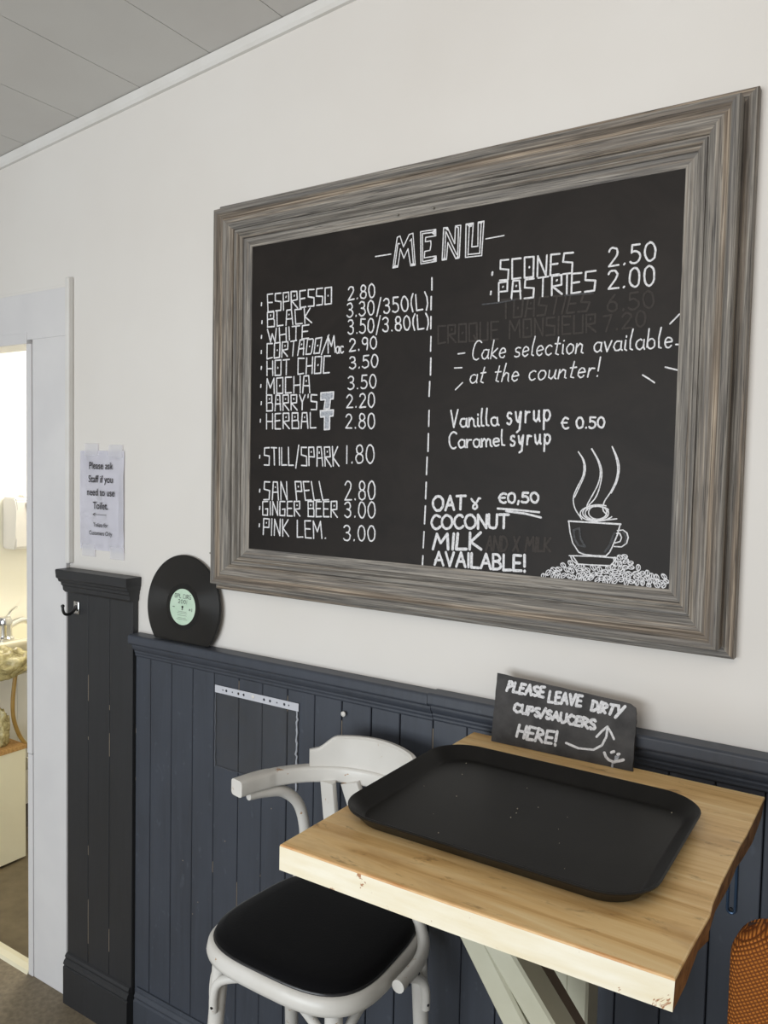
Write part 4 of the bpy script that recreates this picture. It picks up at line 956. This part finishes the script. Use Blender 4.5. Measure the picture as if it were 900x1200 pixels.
# back slats: two uprights and a V
def slat(p0, p1, w, name='back_slat'):
    bm = bmesh.new(); p0, p1 = Vector(p0), Vector(p1)
    pts = [p0.lerp(p1, k / 6) for k in range(7)]
    sweep(bm, pts, rrect(w, .016, .004, 2), up=(0, 1, 0)); link(name, bm, M['chair'], chair, smooth=35)
for s in (-1, 1):
    slat((AXB + s * .104, .110, 1.0), (.03 + s * .090, .150, .732), .036)
    slat((AXB + s * .060, .134, 1.0), (.03 - s * .040, .166, .732), .048)
bm = bmesh.new(); sweep(bm, [(-.11, .166, .733), (0, .180, .733), (.11, .166, .733)], rrect(.03, .02, .005, 2)); link('back_rail', bm, M['chair'], chair, smooth=35)
# bent arm supports running down to the seat sides
for s in (-1, 1):
    ox = AXB if s > 0 else 0
    pts = [(2 * ox + s * .166, -.035, .988), (2 * ox + s * .158, .01, .984), (2 * ox + s * .146, .056, .974), (1.6 * ox + s * .134, .096, .935), (ox + s * .132, .118, .87), (.5 * ox + s * .142, .126, .80), (.004 + s * .170, .122, .752), (.004 + s * .201, .092, .728), (.006 + s * .217, .040, .721), (.006 + s * .222, -.045, .720)]
    if s < 0: pts = pts[:6] + [(-.150, .120, .745), (-.178, .098, .712), (-.200, .055, .696), (-.206, .0, .694)]
    bm = bmesh.new(); tube(bm, catmull(pts, 7), lambda t: .0085 + .0045 * min(1, t / .2), 14); o = link('arm_support', bm, M['chair'], chair, smooth=60)
    for y in ((-.022, .018) if s > 0 else ()):
        bm = bmesh.new(); lathe(bm, [(.0034, 0), (.0028, .002)], 10, Matrix.Translation((.006 + s * (.221 - (.002 if y > -.01 else 0)) + s * .0112, y, .715)) @ Vector((s, 0, 0)).to_track_quat('Z', 'Y').to_matrix().to_4x4())
        link('support_bolt', bm, M['steel_dark'], o)

# ================================================================== ORANGE CHAIR AT THE RIGHT
oc = empty('upholstered_chair', (.06, -.36, 0), 'chair with an orange woven fabric back just right of the pine table', 'chair')
ob = -oc.location
bm = bmesh.new(); OX0, OX1, OY0, OY1, OZ0, OZ1 = -.160, .28, -.42, -.335, .62, 1.105
loft(bm, [[Vector((x + (OX0 + OX1) / 2, y, z + (OZ0 + OZ1) / 2)) for x, z in rrect(OX1 - OX0 - 2 * i, OZ1 - OZ0 - 2 * i, .05, 8)] for i, y in ((.030, OY0 + .001), (.012, OY0 + .004), (.003, OY0 + .016), (0, OY0 + .035), (.002, OY1 - .02), (.014, OY1 - .004), (.03, OY1))])
o = link('backrest', bm, M['orange'], oc, smooth=60); o.location = ob
bm = bmesh.new(); tube(bm, [(OX0 + .02 + k * .04, OY0 + .05, OZ1 - .0015 - (.012 if k == 0 else 0)) for k in range(10)], .005, 8); o2 = link('top_seam', bm, M['dark_fabric'], o, smooth=True)
bm = bmesh.new(); box(bm, OX0 + .01, OX1 - .01, OY1 - .02, OY1 + .30, .66, .745, .03, 4); o = link('seat', bm, M['orange'], oc, smooth=60); o.location = ob
for x, y in ((OX0 + .05, OY0 + .06), (OX1 - .05, OY0 + .06), (OX0 + .05, OY1 + .25), (OX1 - .05, OY1 + .25)):
    bm = bmesh.new(); tube(bm, [(x, y, .68), (x, y, .34), (x, y, 0)], .013, 12); o = link('leg', bm, M['black_leg'], oc, smooth=60); o.location = ob

# metal bracket on the panelling under the table
bp = on_y(857, 1065, -.015)
br = empty('wall_bracket', (bp.x, -.0145, bp.z), 'narrow blue grey metal bracket on the panelling below the right table edge', 'bracket')
bm = bmesh.new(); pts = [(.006, 0, .10), (.0065, 0, .02)] + [(.0065 * math.cos(a), 0, .0065 * math.sin(a)) for a in [-k * PI / 8 for k in range(9)]] + [(-.0065, 0, .02), (-.006, 0, .10)]
tube(bm, [(x, -.003, z) for x, y, z in pts], .0026, 8); link('bent_wire', bm, M['bracket'], br, smooth=True)
bm = bmesh.new(); box(bm, -.0045, .0045, -.0025, 0, .0, .10, .0008, 1); link('back_strip', bm, M['panel'], br)
bm = bmesh.new(); lathe(bm, [(.0032, 0), (.0025, .003)], 10, Matrix.Translation((0, -.0022, .001)) @ Matrix.Rotation(PI / 2, 4, 'X')); link('screw', bm, M['steel_dark'], br)

# ================================================================== THINGS IN THE TOILET ROOM
# hand-towel / soap dispenser on the side wall
dp = on_x(27, 612, XW)
dsp = empty('paper_dispenser', (XW, dp.y, dp.z), 'white plastic wall dispenser seen through the toilet doorway', 'dispenser')
bm = bmesh.new(); W2 = .10
prf = [(0, -.115), (.085, -.115), (.098, -.108), (.100, -.06), (.108, .06), (.104, .105), (.09, .118), (0, .118)]
prism(bm, [(a, -W2, z) for a, z in prf], (0, 2 * W2, 0)); bmesh.ops.bevel(bm, geom=bm.edges[:], offset=.006, segments=2, affect='EDGES'); link('housing', bm, M['white_plastic'], dsp, smooth=30)
bm = bmesh.new(); out = [(-.055, .10), (-.02, .115), (.10, .10), (.10, -.105), (.0, -.105), (-.03, -.02)]
prism(bm, [(.1035 + (.004 if z > 0 else -.002), y, z) for y, z in out], (.010, 0, 0)); bmesh.ops.bevel(bm, geom=bm.edges[:], offset=.003, segments=2, affect='EDGES'); link('front_cover', bm, paint('ivory_plastic', (178, 170, 156), None, .4, bs=0), dsp, smooth=30)
bm = bmesh.new(); box(bm, .01, .05, -.03, .0, .118, .128, .003); link('top_latch', bm, M['white_plastic'], dsp)
# basin
SY0, SY1, SXF, SZ = .16, .78, -2.985, .968
bs = empty('wash_basin', (XW, .47, SZ), 'cream wash basin on the toilet room wall with a mixer tap', 'basin')
bm = bmesh.new()
def bring(i, z): 
    return [Vector((x + (XW + SXF) / 2 + .004, y + (SY0 + SY1) / 2, z)) for x, y in rrect(SXF - XW - .01 - 2 * i, SY1 - SY0 - 2 * i, max(.11 - i * .6, .03), 8)]
loft(bm, [bring(.10, SZ - .17), bring(.06, SZ - .14), bring(.02, SZ - .06), bring(.002, SZ - .025), bring(0, SZ - .008), bring(.006, SZ), bring(.034, SZ), bring(.046, SZ - .012), bring(.08, SZ - .08), bring(.12, SZ - .105)])
o = link('bowl', bm, M['ceramic'], bs, smooth=60); o.location = -bs.location
bm = bmesh.new(); box(bm, XW + .006, XW + .028, SY0, SY1, SZ - .05, SZ - .0005, .004); o = link('upstand', bm, M['rim_tan'], bs); o.location = -bs.location  # darker tan band along the back of the basin rim
tp = on_x(6, 745, -3.05)
bm = bmesh.new(); box(bm, tp.x - .045, tp.x + .045, tp.y - .06, tp.y + .045, SZ - .02, SZ - .0008, .004); o = link('tap_deck', bm, M['ceramic'], bs); o.location = -bs.location
tapo = empty('mixer_tap', (tp.x, tp.y, SZ + .0005), 'chrome mixer tap standing on the cream wash basin', 'tap')
bm = bmesh.new(); lathe(bm, [(.034, 0), (.034, .008), (.027, .015), (.026, .06), (.030, .072), (.022, .092)], 20); link('tap_body', bm, M['chrome'], tapo, smooth=40)
bm = bmesh.new(); tube(bm, catmull([(0, 0, .045), (-.02, .045, .056), (-.045, .10, .060), (-.05, .128, .052)], 6), lambda t: .016 - .003 * t, 12); link('spout', bm, M['chrome'], tapo, smooth=True)
bm = bmesh.new(); tube(bm, catmull([(0, 0, .07), (-.015, .02, .09), (-.05, .06, .105), (-.08, .10, .112)], 6), .004, 8, ry=.007); link('lever', bm, M['chrome'], tapo, smooth=True)
# plastic bag wrapped round the basin's underside
bm = bmesh.new(); random.seed(21)
bmesh.ops.create_icosphere(bm, subdivisions=4, radius=1)
from mathutils import noise as mn
for v in bm.verts:
    p = v.co.copy(); d = 1 + .28 * mn.noise(p * 2.1) + .12 * mn.noise(p * 6)
    v.co = Vector((p.x * .060 * d, p.y * .088 * d, p.z * .062 * d))
bgp = on_x(8, 777, -2.90)
tag(link('plastic_bag', bm, M['bag'], smooth=80, loc=(-2.895, bgp.y, bgp.z)), 'crumpled clear plastic bag hanging under the basin in the toilet room', 'bag')
bm = bmesh.new(); random.seed(22); bmesh.ops.create_icosphere(bm, subdivisions=4, radius=1)
for v in bm.verts:
    p = v.co.copy(); d = 1 + .3 * mn.noise(p * 2.3 + Vector((5, 1, 0))) + .12 * mn.noise(p * 7)
    v.co = Vector((p.x * .035 * d, p.y * .035 * d, max(p.z * .085 * d, -.07)))
cbx0, cbx1 = -3.36, -3.06
cb1 = on_x(30, 872, cbx1); cbz = cb1.z
tag(link('plastic_wrapper', bm, M['bag'], smooth=80, loc=(-3.12, on_x(1, 855, -3.12).y, cbz + .072)), 'clear plastic wrapper standing on the cream cabinet by the hose', 'wrapper')
# hose
bm = bmesh.new(); hx = -3.10
hpts = [on_x(u, v, hx) for u, v in ((19, 786), (17, 800), (15, 822), (16, 842), (22, 860), (30, 872), (40, 882), (50, 888))]
tube(bm, catmull(hpts, 6), .0085, 12); tag(link('rubber_hose', bm, M['hose'], smooth=True), 'tan rubber hose curving down beneath the basin in the toilet room', 'hose')
bm = bmesh.new(); a = on_x(19, 786, hx); tube(bm, [a + Vector((0, 0, .05)), a + Vector((0, 0, .02)), a - Vector((0, 0, .006))], .014, 12); tag(link('hose_connector', bm, M['steel_dark'], smooth=True), 'dark metal connector at the top end of the tan hose', 'connector')
# cabinet with raw chipboard top edge
cab = empty('low_cabinet', (-3.2, .2, 0), 'cream low cabinet with a raw chipboard top under the basin', 'cabinet')
bm = bmesh.new(); box(bm, cbx0 + .04, cbx1, -.0 + .12, cb1.y, .012, cbz - .018, .001); o = link('carcass', bm, M['cream_board'], cab); o.location = -cab.location
bm = bmesh.new(); box(bm, cbx0 + .04, cbx1 + .003, .12, cb1.y + .002, cbz - .018, cbz, .001); o = link('chipboard_top', bm, M['chipboard'], cab); o.location = -cab.location
# waste pipe
wp = on_x(36, 893, -3.22)
bm = bmesh.new(); tube(bm, [(-3.22, wp.y - .02, wp.z), (-3.22, wp.y + .05, wp.z + .002), (-3.22, wp.y + .25, wp.z + .002), (-3.26, wp.y + .30, wp.z + .002), (XW, wp.y + .30, wp.z + .002)], .024, 16); tube(bm, [(-3.22, wp.y - .022, wp.z), (-3.22, wp.y + .015, wp.z)], .029, 16); tag(link('waste_pipe', bm, M['white_plastic'], smooth=50), 'white plastic waste pipe beside the cream cabinet', 'pipe')
